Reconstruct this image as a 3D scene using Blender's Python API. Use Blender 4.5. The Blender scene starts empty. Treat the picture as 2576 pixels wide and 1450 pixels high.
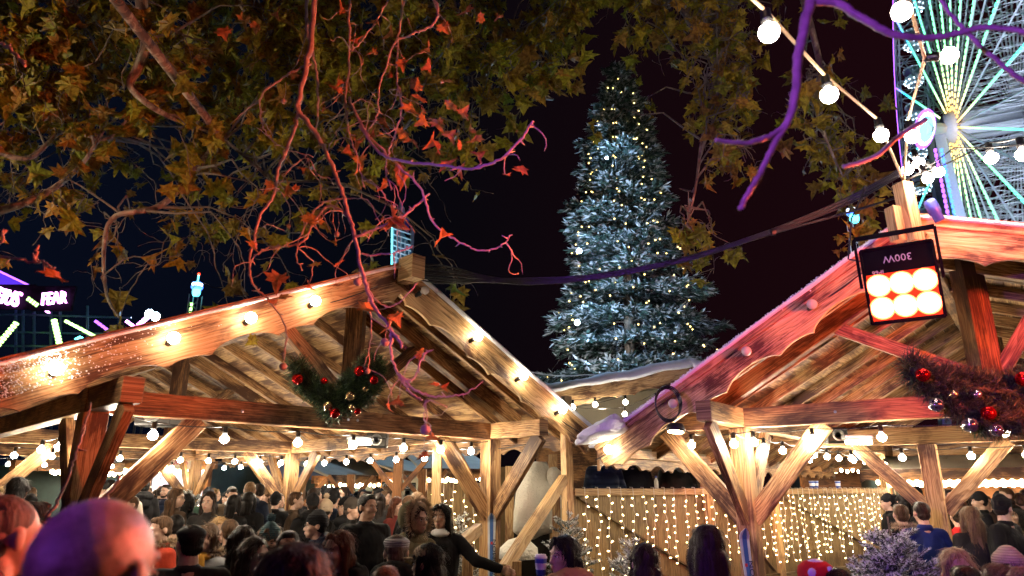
import bpy, bmesh, math, random
import numpy as np
from mathutils import Vector, Matrix, Quaternion, noise
random.seed(7)
RN = random.Random(11)
PI = math.pi
sc = bpy.context.scene
col = sc.collection
# ---------------------------------------------------------------- camera
PITCH = math.radians(16.5); CAMZ = 1.78; F = 1700.0
cam = bpy.data.objects.new('camera', bpy.data.cameras.new('camera'))
col.objects.link(cam); sc.camera = cam
cam.location = (0, 0, CAMZ); cam.rotation_euler = (PI/2+PITCH, 0, 0)
cam.data.sensor_width = 36; cam.data.lens = 36*F/2576
cam.data.clip_end = 2000; cam.data.clip_start = 0.05
cam.data.dof.use_dof = True; cam.data.dof.focus_distance = 9.0; cam.data.dof.aperture_fstop = 2.2
# ---------------------------------------------------------------- night sky
w = bpy.data.worlds.new('World'); sc.world = w; w.use_nodes = True
nt = w.node_tree; nt.nodes.clear()
wo = nt.nodes.new('ShaderNodeOutputWorld'); bg = nt.nodes.new('ShaderNodeBackground')
tc = nt.nodes.new('ShaderNodeTexCoord'); sx = nt.nodes.new('ShaderNodeSeparateXYZ')
rp = nt.nodes.new('ShaderNodeValToRGB')
mr = nt.nodes.new('ShaderNodeMapRange'); mr.inputs['From Min'].default_value = -.7; mr.inputs['From Max'].default_value = .7
nt.links.new(tc.outputs['Generated'], sx.inputs[0]); nt.links.new(sx.outputs['X'], mr.inputs['Value'])
nt.links.new(mr.outputs[0], rp.inputs[0]); nt.links.new(rp.outputs[0], bg.inputs[0]); nt.links.new(bg.outputs[0], wo.inputs[0])
e = rp.color_ramp.elements
e[0].position = 0; e[0].color = (.0022, .0042, .0125, 1)
e[1].position = 1; e[1].color = (.0150, .0026, .0048, 1)  # maroon right end is lens flare put into the sky colour
x_ = e.new(.40); x_.color = (.0020, .0022, .0040, 1)
x_ = e.new(.72); x_.color = (.0080, .0020, .0034, 1)
bg.inputs[1].default_value = .50
sc.view_settings.view_transform = 'Standard'; sc.view_settings.look = 'None'; sc.view_settings.exposure = 0.9
cy = sc.cycles
cy.max_bounces = 4; cy.diffuse_bounces = 2; cy.glossy_bounces = 2; cy.transmission_bounces = 3; cy.transparent_max_bounces = 6
cy.sample_clamp_indirect = 2.5; cy.sample_clamp_direct = 0; cy.caustics_reflective = False; cy.caustics_refractive = False
cy.use_adaptive_sampling = True; cy.adaptive_threshold = 0.06; cy.adaptive_min_samples = 24; cy.time_limit = 780
cy.use_denoising = True; cy.use_light_tree = True

# ---------------------------------------------------------------- helpers
CP, SP = math.cos(PITCH), math.sin(PITCH)
def at(X, Y, d):
    """point seen at pixel X,Y of the 2576 px wide photograph, d metres ahead"""
    v = (725-Y)/F
    fy = CP - v*SP; z = SP + v*CP
    k = d/fy
    return Vector(((X-1288)/F*k, d, CAMZ+z*k))
def tag(o, label=None, cat=None, group=None, kind=None):
    if label: o['label'] = label
    if cat: o['category'] = cat
    if group: o['group'] = group
    if kind: o['kind'] = kind
    return o
def thing(name, label, cat, loc=(0, 0, 0), group=None):
    o = bpy.data.objects.new(name, None); col.objects.link(o); o.location = loc
    o.empty_display_size = .2
    return tag(o, label, cat, group)
def link(name, me, parent=None, mats=None):
    o = bpy.data.objects.new(name, me); col.objects.link(o)
    if mats:
        for m in (mats if isinstance(mats, (list, tuple)) else [mats]): me.materials.append(m)
    if parent is not None:
        o.parent = parent
        o.matrix_parent_inverse = parent_inv(parent)
    return o
def parent_inv(p):
    m = Matrix.Identity(4)
    q = p
    chain = []
    while q is not None: chain.append(q); q = q.parent
    for q in reversed(chain):
        m = m @ q.matrix_parent_inverse @ Matrix.LocRotScale(q.location, q.rotation_euler, q.scale)
    return m.inverted()

TMP = bpy.data.scenes.new('tmp')
def evaluated_mesh(o):
    """mesh of an object with its modifiers applied, worked out in a scratch scene"""
    TMP.collection.objects.link(o); vl = TMP.view_layers[0]; vl.update()
    me = bpy.data.meshes.new_from_object(o.evaluated_get(vl.depsgraph)); TMP.collection.objects.unlink(o)
    return me

class MB:
    def __init__(s): s.v = []; s.f = []; s.uv = []; s.m = []; s.smooth = False
    def add(s, vs, fs, uvs=None, mi=0):
        b = len(s.v); s.v.extend([tuple(x) for x in vs])
        for k, f in enumerate(fs):
            s.f.append([b+i for i in f]); s.m.append(mi)
            s.uv.extend(uvs[k] if uvs else [(0, 0)]*len(f))
    def beam(s, p, q, w, h=None, up=(0, 0, 1), mi=0, off=None):
        p = Vector(p); q = Vector(q); h = h or w
        ax = (q-p); L = ax.length; ax = ax/L
        up = Vector(up); side = ax.cross(up)
        if side.length < 1e-4: side = ax.cross(Vector((0, 1, 0)))
        side.normalize(); upn = side.cross(ax).normalized()
        a = side*w/2; b = upn*h/2
        vs = [p-a-b, p+a-b, p+a+b, p-a+b, q-a-b, q+a-b, q+a+b, q-a+b]
        if off is None: off = (RN.random()*20, RN.random()*20)
        u0, v0 = off
        fs = [(0, 1, 5, 4), (1, 2, 6, 5), (2, 3, 7, 6), (3, 0, 4, 7), (3, 2, 1, 0), (4, 5, 6, 7)]
        per = [0, w, w+h, 2*w+h, 2*w+2*h]
        uvs = []
        for i in range(4):
            uvs.append([(u0, v0+per[i]), (u0, v0+per[i+1]), (u0+L, v0+per[i+1]), (u0+L, v0+per[i])])
        for i in range(2): uvs.append([(u0, v0), (u0+.02, v0), (u0+.02, v0+h), (u0, v0+h)])
        # winding outward
        fs = [tuple(reversed(f)) for f in fs]; uvs = [list(reversed(x)) for x in uvs]
        s.add(vs, fs, uvs, mi)
    def box(s, c, sx, sy, sz, rz=0, mi=0):
        c = Vector(c); d = Matrix.Rotation(rz, 3, 'Z') @ Vector((sx/2, 0, 0))
        s.beam(c-d, c+d, sy, sz, mi=mi)
    def board(s, p, q, width, th, nrm, prof, up, n=80, mi=0):
        """board from p to q along its TOP edge; hangs down by width-prof(s) towards -up; thickness th along nrm"""
        p = Vector(p); q = Vector(q); L = (q-p).length; up = Vector(up).normalized(); nrm = Vector(nrm).normalized()
        u0, v0 = RN.random()*20, RN.random()*20
        vs = []; 
        for i in range(n+1):
            t = i/n; a = p.lerp(q, t); wd = width-prof(t*L)
            for k in (0, 1):
                o = nrm*(th*(k-.5)); vs.append(a+o); vs.append(a+o-up*wd)
        fs = []; uvs = []
        for i in range(n):
            b = i*4; c = b+4
            t0 = u0+L*i/n; t1 = u0+L*(i+1)/n
            w0 = width-prof(L*i/n); w1 = width-prof(L*(i+1)/n)
            fs += [(b, b+1, c+1, c), (b+2, c+2, c+3, b+3), (b, c, c+2, b+2), (b+1, b+3, c+3, c+1)]
            uvs += [[(t0, v0), (t0, v0+w0), (t1, v0+w1), (t1, v0)], [(t0, v0), (t1, v0), (t1, v0+w1), (t0, v0+w0)],
                    [(t0, v0), (t1, v0), (t1, v0-th), (t0, v0-th)], [(t0, v0+w0), (t0, v0+w0+th), (t1, v0+w1+th), (t1, v0+w1)]]
        e_ = n*4
        fs += [(0, 2, 3, 1), (e_, e_+1, e_+3, e_+2)]; uvs += [[(u0, v0)]*4]*2
        s.add(vs, fs, uvs, mi)
    def tube(s, pts, rad, n=6, mi=0, cap=True):
        pts = [Vector(p) for p in pts]
        if not isinstance(rad, (list, tuple)): rad = [rad]*len(pts)
        vs = []; fs = []; uvs = []; side = None; L = 0
        for i, p in enumerate(pts):
            d = (pts[min(i+1, len(pts)-1)]-pts[max(i-1, 0)])
            d = d.normalized() if d.length > 1e-9 else Vector((0, 0, 1))
            if side is None:
                side = d.cross(Vector((0, 0, 1)))
                if side.length < .05: side = d.cross(Vector((1, 0, 0)))
            side = (side-d*side.dot(d)).normalized(); b2 = d.cross(side)
            for k in range(n):
                a = 2*PI*k/n; vs.append(p+(side*math.cos(a)+b2*math.sin(a))*rad[i])
        for i in range(len(pts)-1):
            l2 = L+(pts[i+1]-pts[i]).length
            for k in range(n):
                k2 = (k+1) % n
                fs.append((i*n+k, i*n+k2, (i+1)*n+k2, (i+1)*n+k))
                uvs.append([(L, k/n), (L, (k+1)/n), (l2, (k+1)/n), (l2, k/n)])
            L = l2
        if cap:
            fs += [tuple(reversed(range(n))), tuple(range((len(pts)-1)*n, len(pts)*n))]; uvs += [[(0, 0)]*n]*2
        s.add(vs, fs, uvs, mi)
    def sphere(s, c, r, sub=1, mi=0, sc3=(1, 1, 1), rot=None):
        V, Fc = ico(sub); c = Vector(c)
        if rot is None: s.add([(c.x+x*r*sc3[0], c.y+y*r*sc3[1], c.z+z*r*sc3[2]) for x, y, z in V], Fc, None, mi)
        else: s.add([c+rot@Vector((x*r*sc3[0], y*r*sc3[1], z*r*sc3[2])) for x, y, z in V], Fc, None, mi)
    def lathe(s, c, prof, n=16, ax=(0, 0, 1), mi=0):
        """prof: list of (r,h) along axis ax from c"""
        c = Vector(c); ax = Vector(ax).normalized(); q = Vector((0, 0, 1)).rotation_difference(ax).to_matrix()
        vs = []; fs = []
        for r, h in prof:
            for k in range(n):
                a = 2*PI*k/n; vs.append(c+q@Vector((r*math.cos(a), r*math.sin(a), h)))
        for i in range(len(prof)-1):
            for k in range(n):
                k2 = (k+1) % n; fs.append((i*n+k, i*n+k2, (i+1)*n+k2, (i+1)*n+k))
        fs += [tuple(reversed(range(n))), tuple(range((len(prof)-1)*n, len(prof)*n))]
        s.add(vs, fs, None, mi)
    def mesh(s, name, smooth=False):
        me = bpy.data.meshes.new(name); me.from_pydata(s.v, [], s.f)
        uvl = me.uv_layers.new(name='UVMap'); uvl.data.foreach_set('uv', np.array(s.uv, dtype=np.float32).ravel())
        me.polygons.foreach_set('material_index', np.array(s.m, dtype=np.int32))
        if smooth: me.polygons.foreach_set('use_smooth', np.ones(len(s.f), dtype=bool))
        me.update(); return me
    def build(s, name, mats, parent=None, smooth=False, bevel=0):
        o = link(name, s.mesh(name, smooth), parent, mats)
        if bevel:
            b = o.modifiers.new('bevel', 'BEVEL'); b.width = bevel; b.segments = 2; b.limit_method = 'ANGLE'
        return o
_ico = {}
def ico(sub):
    if sub not in _ico:
        bm = bmesh.new(); bmesh.ops.create_icosphere(bm, subdivisions=sub, radius=1)
        _ico[sub] = ([tuple(v.co) for v in bm.verts], [tuple(v.index for v in f.verts) for f in bm.faces]); bm.free()
    return _ico[sub]

# ---------------------------------------------------------------- materials
def mat(name):
    m = bpy.data.materials.new(name); m.use_nodes = True
    return m, m.node_tree, m.node_tree.nodes['Principled BSDF']
def N(t, kind, **kw):
    n = t.nodes.new(kind)
    for k, v in kw.items():
        if k in n.inputs: n.inputs[k].default_value = v
        else: setattr(n, k, v)
    return n
def ramp(t, fac, stops):
    r = t.nodes.new('ShaderNodeValToRGB'); el = r.color_ramp.elements
    el[0].position, el[0].color = stops[0][0], (*stops[0][1], 1)
    el[1].position, el[1].color = stops[-1][0], (*stops[-1][1], 1)
    for p, c in stops[1:-1]:
        x = el.new(p); x.color = (*c, 1)
    t.links.new(fac, r.inputs[0]); return r
def mixc(t, fac, a, b, mode='MIX'):
    m = t.nodes.new('ShaderNodeMix'); m.data_type = 'RGBA'; m.blend_type = mode
    for i, x in ((0, fac), (6, a), (7, b)):
        if hasattr(x, 'is_linked') or hasattr(x, 'links'): t.links.new(x, m.inputs[i])
        elif isinstance(x, (int, float)): m.inputs[i].default_value = x
        else: m.inputs[i].default_value = (*x, 1)
    return m.outputs[2]
def bump(t, b, h, strength=.4, dist=.01):
    n = N(t, 'ShaderNodeBump', Strength=strength, Distance=dist)
    t.links.new(h, n.inputs['Height']); t.links.new(n.outputs[0], b.inputs['Normal'])
def plain(name, c, rough=.6, metal=0, var=.25, scale=8, bmp=.2, bscale=60, bdist=.004, spec=.5, sheen=0):
    m, t, b = mat(name)
    tc = N(t, 'ShaderNodeTexCoord'); n = N(t, 'ShaderNodeTexNoise', Scale=scale, Detail=4.0)
    t.links.new(tc.outputs['Object'], n.inputs['Vector'])
    lo = [x*(1-var) for x in c]; hi = [min(1, x*(1+var)) for x in c]
    r = ramp(t, n.outputs[0], [(.3, lo), (.7, hi)]); t.links.new(r.outputs[0], b.inputs['Base Color'])
    b.inputs['Roughness'].default_value = rough; b.inputs['Metallic'].default_value = metal
    b.inputs['Specular IOR Level'].default_value = spec
    if sheen: b.inputs['Sheen Weight'].default_value = sheen
    if bmp:
        n2 = N(t, 'ShaderNodeTexNoise', Scale=bscale, Detail=3.0); t.links.new(tc.outputs['Object'], n2.inputs['Vector'])
        bump(t, b, n2.outputs[0], bmp, bdist)
    return m
def emit(name, c, s, sample=True):
    m, t, b = mat(name); t.nodes.remove(b)
    e = N(t, 'ShaderNodeEmission', Strength=s); e.inputs[0].default_value = (*c, 1)
    t.links.new(e.outputs[0], t.nodes['Material Output'].inputs[0])
    if not sample: m.cycles.emission_sampling = 'NONE'
    return m
def wood(name, light, mid, dark, char=.5, rough=.55, ring=1.0):
    m, t, b = mat(name)
    uv = N(t, 'ShaderNodeUVMap')
    # warp so that the rings swirl
    mp0 = N(t, 'ShaderNodeMapping'); mp0.inputs['Scale'].default_value = (1.1, 4.5, 1); t.links.new(uv.outputs[0], mp0.inputs[0])
    wn = N(t, 'ShaderNodeTexNoise', Scale=1.0, Detail=2.0); t.links.new(mp0.outputs[0], wn.inputs['Vector'])
    mul = N(t, 'ShaderNodeMath', operation='MULTIPLY'); t.links.new(wn.outputs[0], mul.inputs[0]); mul.inputs[1].default_value = 9.0*ring
    sx = N(t, 'ShaderNodeSeparateXYZ'); t.links.new(uv.outputs[0], sx.inputs[0])
    m2 = N(t, 'ShaderNodeMath', operation='MULTIPLY'); t.links.new(sx.outputs[1], m2.inputs[0]); m2.inputs[1].default_value = 26.0
    ad = N(t, 'ShaderNodeMath', operation='ADD'); t.links.new(m2.outputs[0], ad.inputs[0]); t.links.new(mul.outputs[0], ad.inputs[1])
    fr = N(t, 'ShaderNodeMath', operation='FRACT'); t.links.new(ad.outputs[0], fr.inputs[0])
    rings = ramp(t, fr.outputs[0], [(0, (0, 0, 0)), (.62, (.55, .55, .55)), (.9, (1, 1, 1)), (1, (0, 0, 0))])
    mp1 = N(t, 'ShaderNodeMapping'); mp1.inputs['Scale'].default_value = (3, 90, 1); t.links.new(uv.outputs[0], mp1.inputs[0])
    fn = N(t, 'ShaderNodeTexNoise', Scale=1.0, Detail=4.0); t.links.new(mp1.outputs[0], fn.inputs['Vector'])
    g = N(t, 'ShaderNodeMath', operation='MULTIPLY_ADD'); t.links.new(rings.outputs[0], g.inputs[0]); g.inputs[1].default_value = .36
    t.links.new(fn.outputs[0], g.inputs[2])
    c1 = ramp(t, g.outputs[0], [(.30, light), (.72, mid), (1.1 if False else 1.0, [x*.5 for x in mid])])
    mp2 = N(t, 'ShaderNodeMapping'); mp2.inputs['Scale'].default_value = (1.5, 3.4, 1); t.links.new(uv.outputs[0], mp2.inputs[0])
    cn = N(t, 'ShaderNodeTexNoise', Scale=1.0, Detail=5.0, Roughness=.62); cn.inputs['Distortion'].default_value = .5
    t.links.new(mp2.outputs[0], cn.inputs['Vector'])
    cm = N(t, 'ShaderNodeMath', operation='MULTIPLY_ADD'); t.links.new(fn.outputs[0], cm.inputs[0]); cm.inputs[1].default_value = .35
    t.links.new(cn.outputs[0], cm.inputs[2])
    th = .82-char*.22
    cr = ramp(t, cm.outputs[0], [(th-.10, (0, 0, 0)), (th+.07, (1, 1, 1))])
    c2 = mixc(t, cr.outputs[0], c1.outputs[0], dark)
    # knots
    vo = N(t, 'ShaderNodeTexVoronoi', Scale=1.0); mp3 = N(t, 'ShaderNodeMapping'); mp3.inputs['Scale'].default_value = (1.3, 3.5, 1)
    t.links.new(uv.outputs[0], mp3.inputs[0]); t.links.new(mp3.outputs[0], vo.inputs['Vector'])
    kr = ramp(t, vo.outputs['Distance'], [(.03, (.85, .85, .85)), (.075, (0, 0, 0))])
    c3 = mixc(t, kr.outputs[0], c2, dark)
    oi = N(t, 'ShaderNodeObjectInfo'); vr = ramp(t, oi.outputs['Random'], [(0, (.70, .68, .66)), (1, (1.15, 1.13, 1.10))])
    c3 = mixc(t, 1.0, c3, vr.outputs[0], 'MULTIPLY')
    t.links.new(c3, b.inputs['Base Color']); b.inputs['Roughness'].default_value = rough
    b.inputs['Specular IOR Level'].default_value = .35
    bump(t, b, g.outputs[0], .35, .004)
    return m
M = {}
M['wood'] = wood('scorched_pine', (.62, .40, .20), (.36, .19, .075), (.070, .028, .012), .55)
M['wood_light'] = wood('pale_pine', (.66, .47, .25), (.46, .28, .12), (.16, .075, .03), .25)
M['wood_dark'] = wood('dark_pine', (.40, .23, .10), (.22, .105, .042), (.045, .018, .009), .75)
M['deck'] = wood('roof_planks', (.66, .46, .24), (.44, .26, .11), (.10, .042, .018), .62, ring=.6)
M['panel_wood'] = wood('panel_wood', (.21, .15, .075), (.135, .090, .040), (.065, .035, .015), .2)
M['orange_wood'] = wood('varnished_wood', (.46, .20, .07), (.30, .12, .035), (.10, .035, .012), .3)
M['snow'] = plain('snow', (.80, .82, .86), .75, var=.06, bmp=.8, bscale=45, bdist=.02)
M['black'] = plain('black_plastic', (.012, .012, .013), .45, bmp=.05)
M['cable'] = plain('cable_rubber', (.014, .013, .014), .38, bmp=.05)
M['cord'] = plain('tan_cord', (.55, .38, .22), .6)
M['metal'] = plain('steel', (.30, .31, .33), .35, metal=.9)
M['bulb'] = emit('lit_bulb_glass', (1.0, .86, .66), 225)
M['bulb_board'] = emit('board_bulb_glass', (1.0, .84, .62), 40)
M['bulb_top'] = emit('large_bulb_glass', (1.0, .86, .68), 55)
M['bulb_far'] = emit('far_bulb_glass', (1.0, .70, .36), 30)
M['led'] = emit('warm_led', (1.0, .70, .30), 11)
M['led_tree'] = emit('tree_led', (1.0, .70, .20), 5, False)
M['clear'] = plain('unlit_glass', (.55, .50, .44), .08, var=.05, bmp=0)
# ================================================================ ground
mb = MB(); S = 320
mb.add([(-S, -60, 0), (S, -60, 0), (S, S*1.5, 0), (-S, S*1.5, 0)], [(0, 1, 2, 3)])
M['ground'] = plain('wet_tarmac', (.035, .032, .030), .5, var=.4, scale=1.5, bmp=.5, bscale=20, bdist=.01)
tag(mb.build('ground', M['ground']), kind='structure')

# ================================================================ timber pavilions
def scallop(P=.62, amp=.075, ph=0.0):
    def f(s):
        t = ((s+ph) % P)/P
        if t < .62: return amp*math.sin(PI*t/.62)**.55
        t = (t-.62)/.38
        return amp*.42*math.sin(PI*t)**.6
    return f
def flat(s): return 0.0
class Pav:
    def __init__(s, O, ang, z, name, label):
        s.u = Vector((math.cos(ang), math.sin(ang), 0)); s.w = Vector((-s.u.y, s.u.x, 0))
        s.O = Vector((O[0], O[1], 0)); s.root = thing(name, label, 'pavilion', (O[0], O[1], 0)); s.z = z
    def P(s, u, w, z): return s.O+s.u*u+s.w*w+Vector((0, 0, z))
ANG_A = math.atan2(.712, .7022)
A = Pav((-1.20, 7.0), ANG_A, 4.06, 'timber_pavilion', 'long open timber pavilion on the left with scorched gable and garland over its tie beam')
B = Pav((3.56, 5.63), math.atan2(-.61, .79), 4.06, 'timber_pavilion', 'open timber pavilion on the right whose gable carries the red floodlight')
def build_pav(p, slopes, eaves, halfs, wmax, ties, wood_m, tie_ext=0, king=0, zpl=2.42, plate0=-.1, skip_posts=(), beam_h=.21):
    R = p.root; z0 = p.z
    # roof boards, one mesh per slope, with real gaps between planks
    for sgn in (-1, 1):
        slope = slopes[sgn > 0]; eave = eaves[sgn > 0]; half = halfs[sgn > 0]; sl = math.sqrt(1+slope*slope)
        mb = MB(); pitch = .150; n = int(eave*sl/pitch)
        for i in range(n):
            a = (i+.5)*pitch/sl*sgn
            if abs(a) > eave: break
            zz = z0-abs(a)*slope+.02
            up = Vector(p.u*(sgn*slope))+Vector((0, 0, 1))
            mb.beam(p.P(a, -.02, zz), p.P(a, wmax, zz), pitch-.006, .022, up=up)
        mb.build('roof_boards', M['deck'], R)
        # snow covering
        sn = MB(); nu, nw = 16, 60
        vs = []; fs = []
        for i in range(nu+1):
            for j in range(nw+1):
                a = eave*1.02*i/nu; ww = -.10+(wmax+.2)*j/nw
                k = noise.noise(Vector((a*1.3, ww*1.1, sgn*5)))
                k2 = noise.noise(Vector((a*6, ww*6, sgn*9)))
                edge = min(1, min(i if 1 else 9, nu-i+1, j+.6, nw-j+1)/1.5)
                h = .045+(.035+.03*k+.012*k2)*edge
                vs.append(p.P(a*sgn, ww, z0-a*slope+h))
        for i in range(nu):
            for j in range(nw):
                q = i*(nw+1)+j; f = (q, q+1, q+nw+2, q+nw+1)
                fs.append(f if sgn < 0 else tuple(reversed(f)))
        sn.add(vs, fs); o = sn.build('snow_cover', M['snow'], R, smooth=True)
        so = o.modifiers.new('thick', 'SOLIDIFY'); so.thickness = .03; so.offset = -1
        # rafters
        for ww in [x for x in np.arange(.45, wmax, .86)]:
            if any(abs(ww-t) < .25 for t in ties): continue
            mb = MB(); mb.beam(p.P(.02*sgn, ww, z0-.07), p.P((eave-.04)*sgn, ww, z0-.07-(eave-.06)*slope), .06, .13)
            mb.build('rafter', wood_m, R, bevel=.006)
        # gable rafter + bargeboard
        for k, ww in enumerate([.16]):
            mb = MB(); mb.beam(p.P(.02*sgn, ww, z0-.09), p.P((eave-.05)*sgn, ww, z0-.09-(eave-.07)*slope), .09, .19)
            mb.build('rafter', wood_m, R, bevel=.006)
        mb = MB()
        e2 = eave+.05
        mb.board(p.P(0.0, 0, z0+.075), p.P(e2*sgn, 0, z0+.075-e2*slope), .39, .04, p.w, scallop(1.0, .10, .35), (0, 0, 1) if False else (Vector((0, 0, 1))+p.u*(sgn*slope)), n=160)
        mb.build('bargeboard', M['wood_bb'], R, bevel=.004)
        mb = MB()
        mb.board(p.P(0.0, -.035, z0+.085), p.P(e2*sgn, -.035, z0+.085-e2*slope), .11, .026, p.w, flat, (Vector((0, 0, 1))+p.u*(sgn*slope)), n=4)
        mb.build('cover_board', M['wood_bb'], R, bevel=.004)
        # eave fascia
        ze = z0-eave*slope
        mb = MB(); mb.board(p.P((eave+.02)*sgn, .03, ze-.03), p.P((eave+.02)*sgn, wmax, ze-.03), .22, .03, p.u, scallop(.62, .085), (0, 0, 1), n=int(wmax*22))
        mb.build('fascia', M['wood'], R)
        mb = MB(); mb.beam(p.P((eave-.06)*sgn, .06, ze-.05), p.P((eave-.06)*sgn, wmax, ze-.05), .04, .10); mb.build('eave_batten', wood_m, R)
        # wall plate
        mb = MB(); mb.beam(p.P(half*sgn, plate0, zpl+.12), p.P(half*sgn, wmax, zpl+.12), .16, .20); mb.build('wall_plate', M['wood'], R, bevel=.008)
    mb = MB(); mb.beam(p.P(0, -.14, z0-.05), p.P(0, wmax, z0-.05), .13, .24); mb.build('ridge_beam', M['wood'], R, bevel=.008)
    for t in ties:
        mb = MB()
        mb.beam(p.P(-halfs[0]-.09-tie_ext, t, zpl+.115), p.P(halfs[1]+.09+tie_ext, t, zpl+.115), .15, beam_h); mb.build('tie_beam', wood_m if t > 2 else M['wood_tie'], R, bevel=.008)
        if t < 1:
            for bu in (-halfs[0]+.02, halfs[1]-.02, king-.06, king+.06, -halfs[0]*.5, halfs[1]*.5):
                mb = MB(); mb.lathe(p.P(bu, t-.074, zpl+.12), [(.016, 0), (.016, .008), (.008, .012)], 6, ax=-p.w); mb.build('bolt', M['metal'], R)
        mb = MB(); mb.beam(p.P(king, t, zpl+.2), p.P(king, t, z0-.17), .20, .20); mb.build('king_post', M['wood_dark'], R, bevel=.008)
        for sgn in (-1, 1):
            slope = slopes[sgn > 0]; half = halfs[sgn > 0]
            mb = MB(); mb.beam(p.P(king+.10*sgn, t+.02, zpl+.38), p.P(.95*sgn, t+.02, z0-.12-.95*slope), .10, .13); mb.build('strut', M['wood'], R, bevel=.006)
            mb = MB(); mb.beam(p.P(.05*sgn, t, z0-.11), p.P((half+.5)*sgn, t, z0-.11-(half+.5)*slope), .13, .20); mb.build('principal_rafter', wood_m, R, bevel=.006)
        for sgn in (-1, 1):
            if (sgn, ties.index(t)) in skip_posts: continue
            half = halfs[sgn > 0]; pu = half*sgn
            mb = MB()
            q = .195
            b0 = p.P(pu, t, 0); b1 = p.P(pu, t, zpl+.01)
            mb.beam(b0, b1, q, q, up=p.u); mb.build('post', M['wood_post'], R, bevel=.008)
            # braces: both along the tie and both along the plate
            for d in (-1, 1):
                mb = MB(); a = p.P(pu+d*.10, t, zpl-.88); b_ = p.P(pu+d*.88, t, zpl+.02)
                if abs(pu+d*.88) < half+tie_ext+.5: mb.beam(a-(b_-a)*.06, b_, .075, .19, up=(0, 0, 1)); mb.build('brace', M['wood'], R, bevel=.006)
                mb = MB(); a = p.P(pu, t+d*.10, zpl-.88); b_ = p.P(pu, t+d*.88, zpl+.02); mb.beam(a-(b_-a)*.06, b_, .075, .19); mb.build('brace', M['wood'], R, bevel=.006)
M['wood_bb'] = wood('bargeboard_pine', (.78, .56, .31), (.60, .36, .15), (.085, .034, .015), .48, ring=.8)
M['wood_tie'] = wood('tie_pine', (.48, .27, .12), (.30, .14, .055), (.07, .028, .012), .5)
M['wood_post'] = wood('post_pine', (.60, .39, .19), (.40, .22, .09), (.09, .036, .015), .45)
build_pav(A, (.45, .488), (3.75, 3.20), (2.50, 2.17), 11.5, [.85, 6.15, 10.6], M['wood'], zpl=2.38)
build_pav(B, (.56, .37), (3.30, 3.3), (2.02, 2.02), 10.5, [.90, 5.3, 9.7], M['wood'], tie_ext=.75, king=.3, zpl=2.40, skip_posts=((-1, 1), (1, 0), (1, 1), (1, 2), (-1, 2)))
# block carried at the front of A's ridge
mb = MB(); mb.beam(A.P(0, -.30, 4.03), A.P(0, -.05, 4.03), .17, .26); mb.build('ridge_cap', M['wood_light'], A.root, bevel=.006)
# inner post of the right pavilion with its braces
q = at(2362, 1300, 8.9)
mb = MB(); mb.beam((q.x, q.y, 0), (q.x, q.y, 2.32), .20, .20, up=B.u); mb.build('post', M['wood_post'], B.root, bevel=.008)
for d in (-1, 1):
    a = Vector((q.x, q.y, 1.50))+B.u*d*.08; b_ = Vector((q.x, q.y, 2.34))+B.u*d*.85
    mb = MB(); mb.beam(a, b_, .08, .18); mb.build('brace', M['wood'], B.root, bevel=.006)
mb = MB(); mb.beam(Vector((q.x, q.y, 2.43))-B.u*1.9, Vector((q.x, q.y, 2.43))+B.u*3.4, .15, .21); mb.build('tie_beam', M['wood'], B.root, bevel=.008)

# bulbs -----------------------------------------------------------
_bulb = {}
def bulb_mesh(kind):
    if kind in _bulb: return _bulb[kind]
    s1 = MB(); s1.lathe((0, 0, 0), [(.012, .075), (.020, .072), (.0205, .03), (.024, .028), (.024, .012), (.018, .010), (.0175, 0)], 12)
    g = MB(); r = .041
    prof = [(.014, .010), (.016, 0), (.024, -.016)]
    for k in range(1, 9):
        a = PI*(.28+.72*k/8); prof.append((max(.0006, r*math.sin(a)), -.040+r*math.cos(a)))
    g.lathe((0, 0, 0), prof, 16)
    g1 = g.mesh('glass', True); g1.materials.append(M[{'on': 'bulb', 'board': 'bulb_board', 'top': 'bulb_top', 'off': 'clear'}[kind]])
    s2 = s1.mesh('socket', True); s2.materials.append(M['black'])
    _bulb[kind] = (s2, g1); return _bulb[kind]
def put_bulb(parent, pos, down=(0, 0, -1), kind='on', scale=1.0):
    s2, g1 = bulb_mesh(kind)
    q = Vector((0, 0, -1)).rotation_difference(Vector(down).normalized())
    m = Matrix.Translation(pos) @ q.to_matrix().to_4x4() @ Matrix.Scale(scale, 4)
    s = bpy.data.objects.new('bulb', g1); col.objects.link(s); s.parent = parent; s.matrix_parent_inverse = parent_inv(parent)
    s.matrix_basis = m
    k = bpy.data.objects.new('socket', s2); col.objects.link(k); k.parent = s
    return s
def cable(pts, sag=.05, n=8):
    out = []
    for i in range(len(pts)-1):
        a, b = Vector(pts[i]), Vector(pts[i+1])
        for k in range(n):
            t = k/n; p = a.lerp(b, t); p.z -= sag*4*t*(1-t)*min(1, (b-a).length); out.append(p)
    out.append(Vector(pts[-1])); return out
def festoon(label, pts, mcab='cable', sag=.05, off=.03, downs=None, kinds=None, ends=(), r=.006, scale=1.0):
    pts = [Vector(p) for p in pts]
    root = thing('festoon_string', label, 'string lights', pts[0], 'festoon strings of white bulbs')
    downs = downs or [(0, 0, -1)]*len(pts); kinds = kinds or ['on']*len(pts)
    anchors = [p-Vector(d).normalized()*(.075*scale) for p, d in zip(pts, downs)]
    if len(ends) and ends[0] is not None: anchors = [Vector(ends[0])]+anchors
    if len(ends) > 1 and ends[1] is not None: anchors = anchors+[Vector(ends[1])]
    mb = MB(); mb.tube(cable(anchors, sag), r, 6); mb.build('cord', M[mcab], root, smooth=True)
    for p, d, k in zip(pts, downs, kinds): put_bulb(root, p, d, k, scale)
    return root
def along(a, b, n): return [Vector(a).lerp(Vector(b), (i+.5)/n) for i in range(n)]
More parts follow.
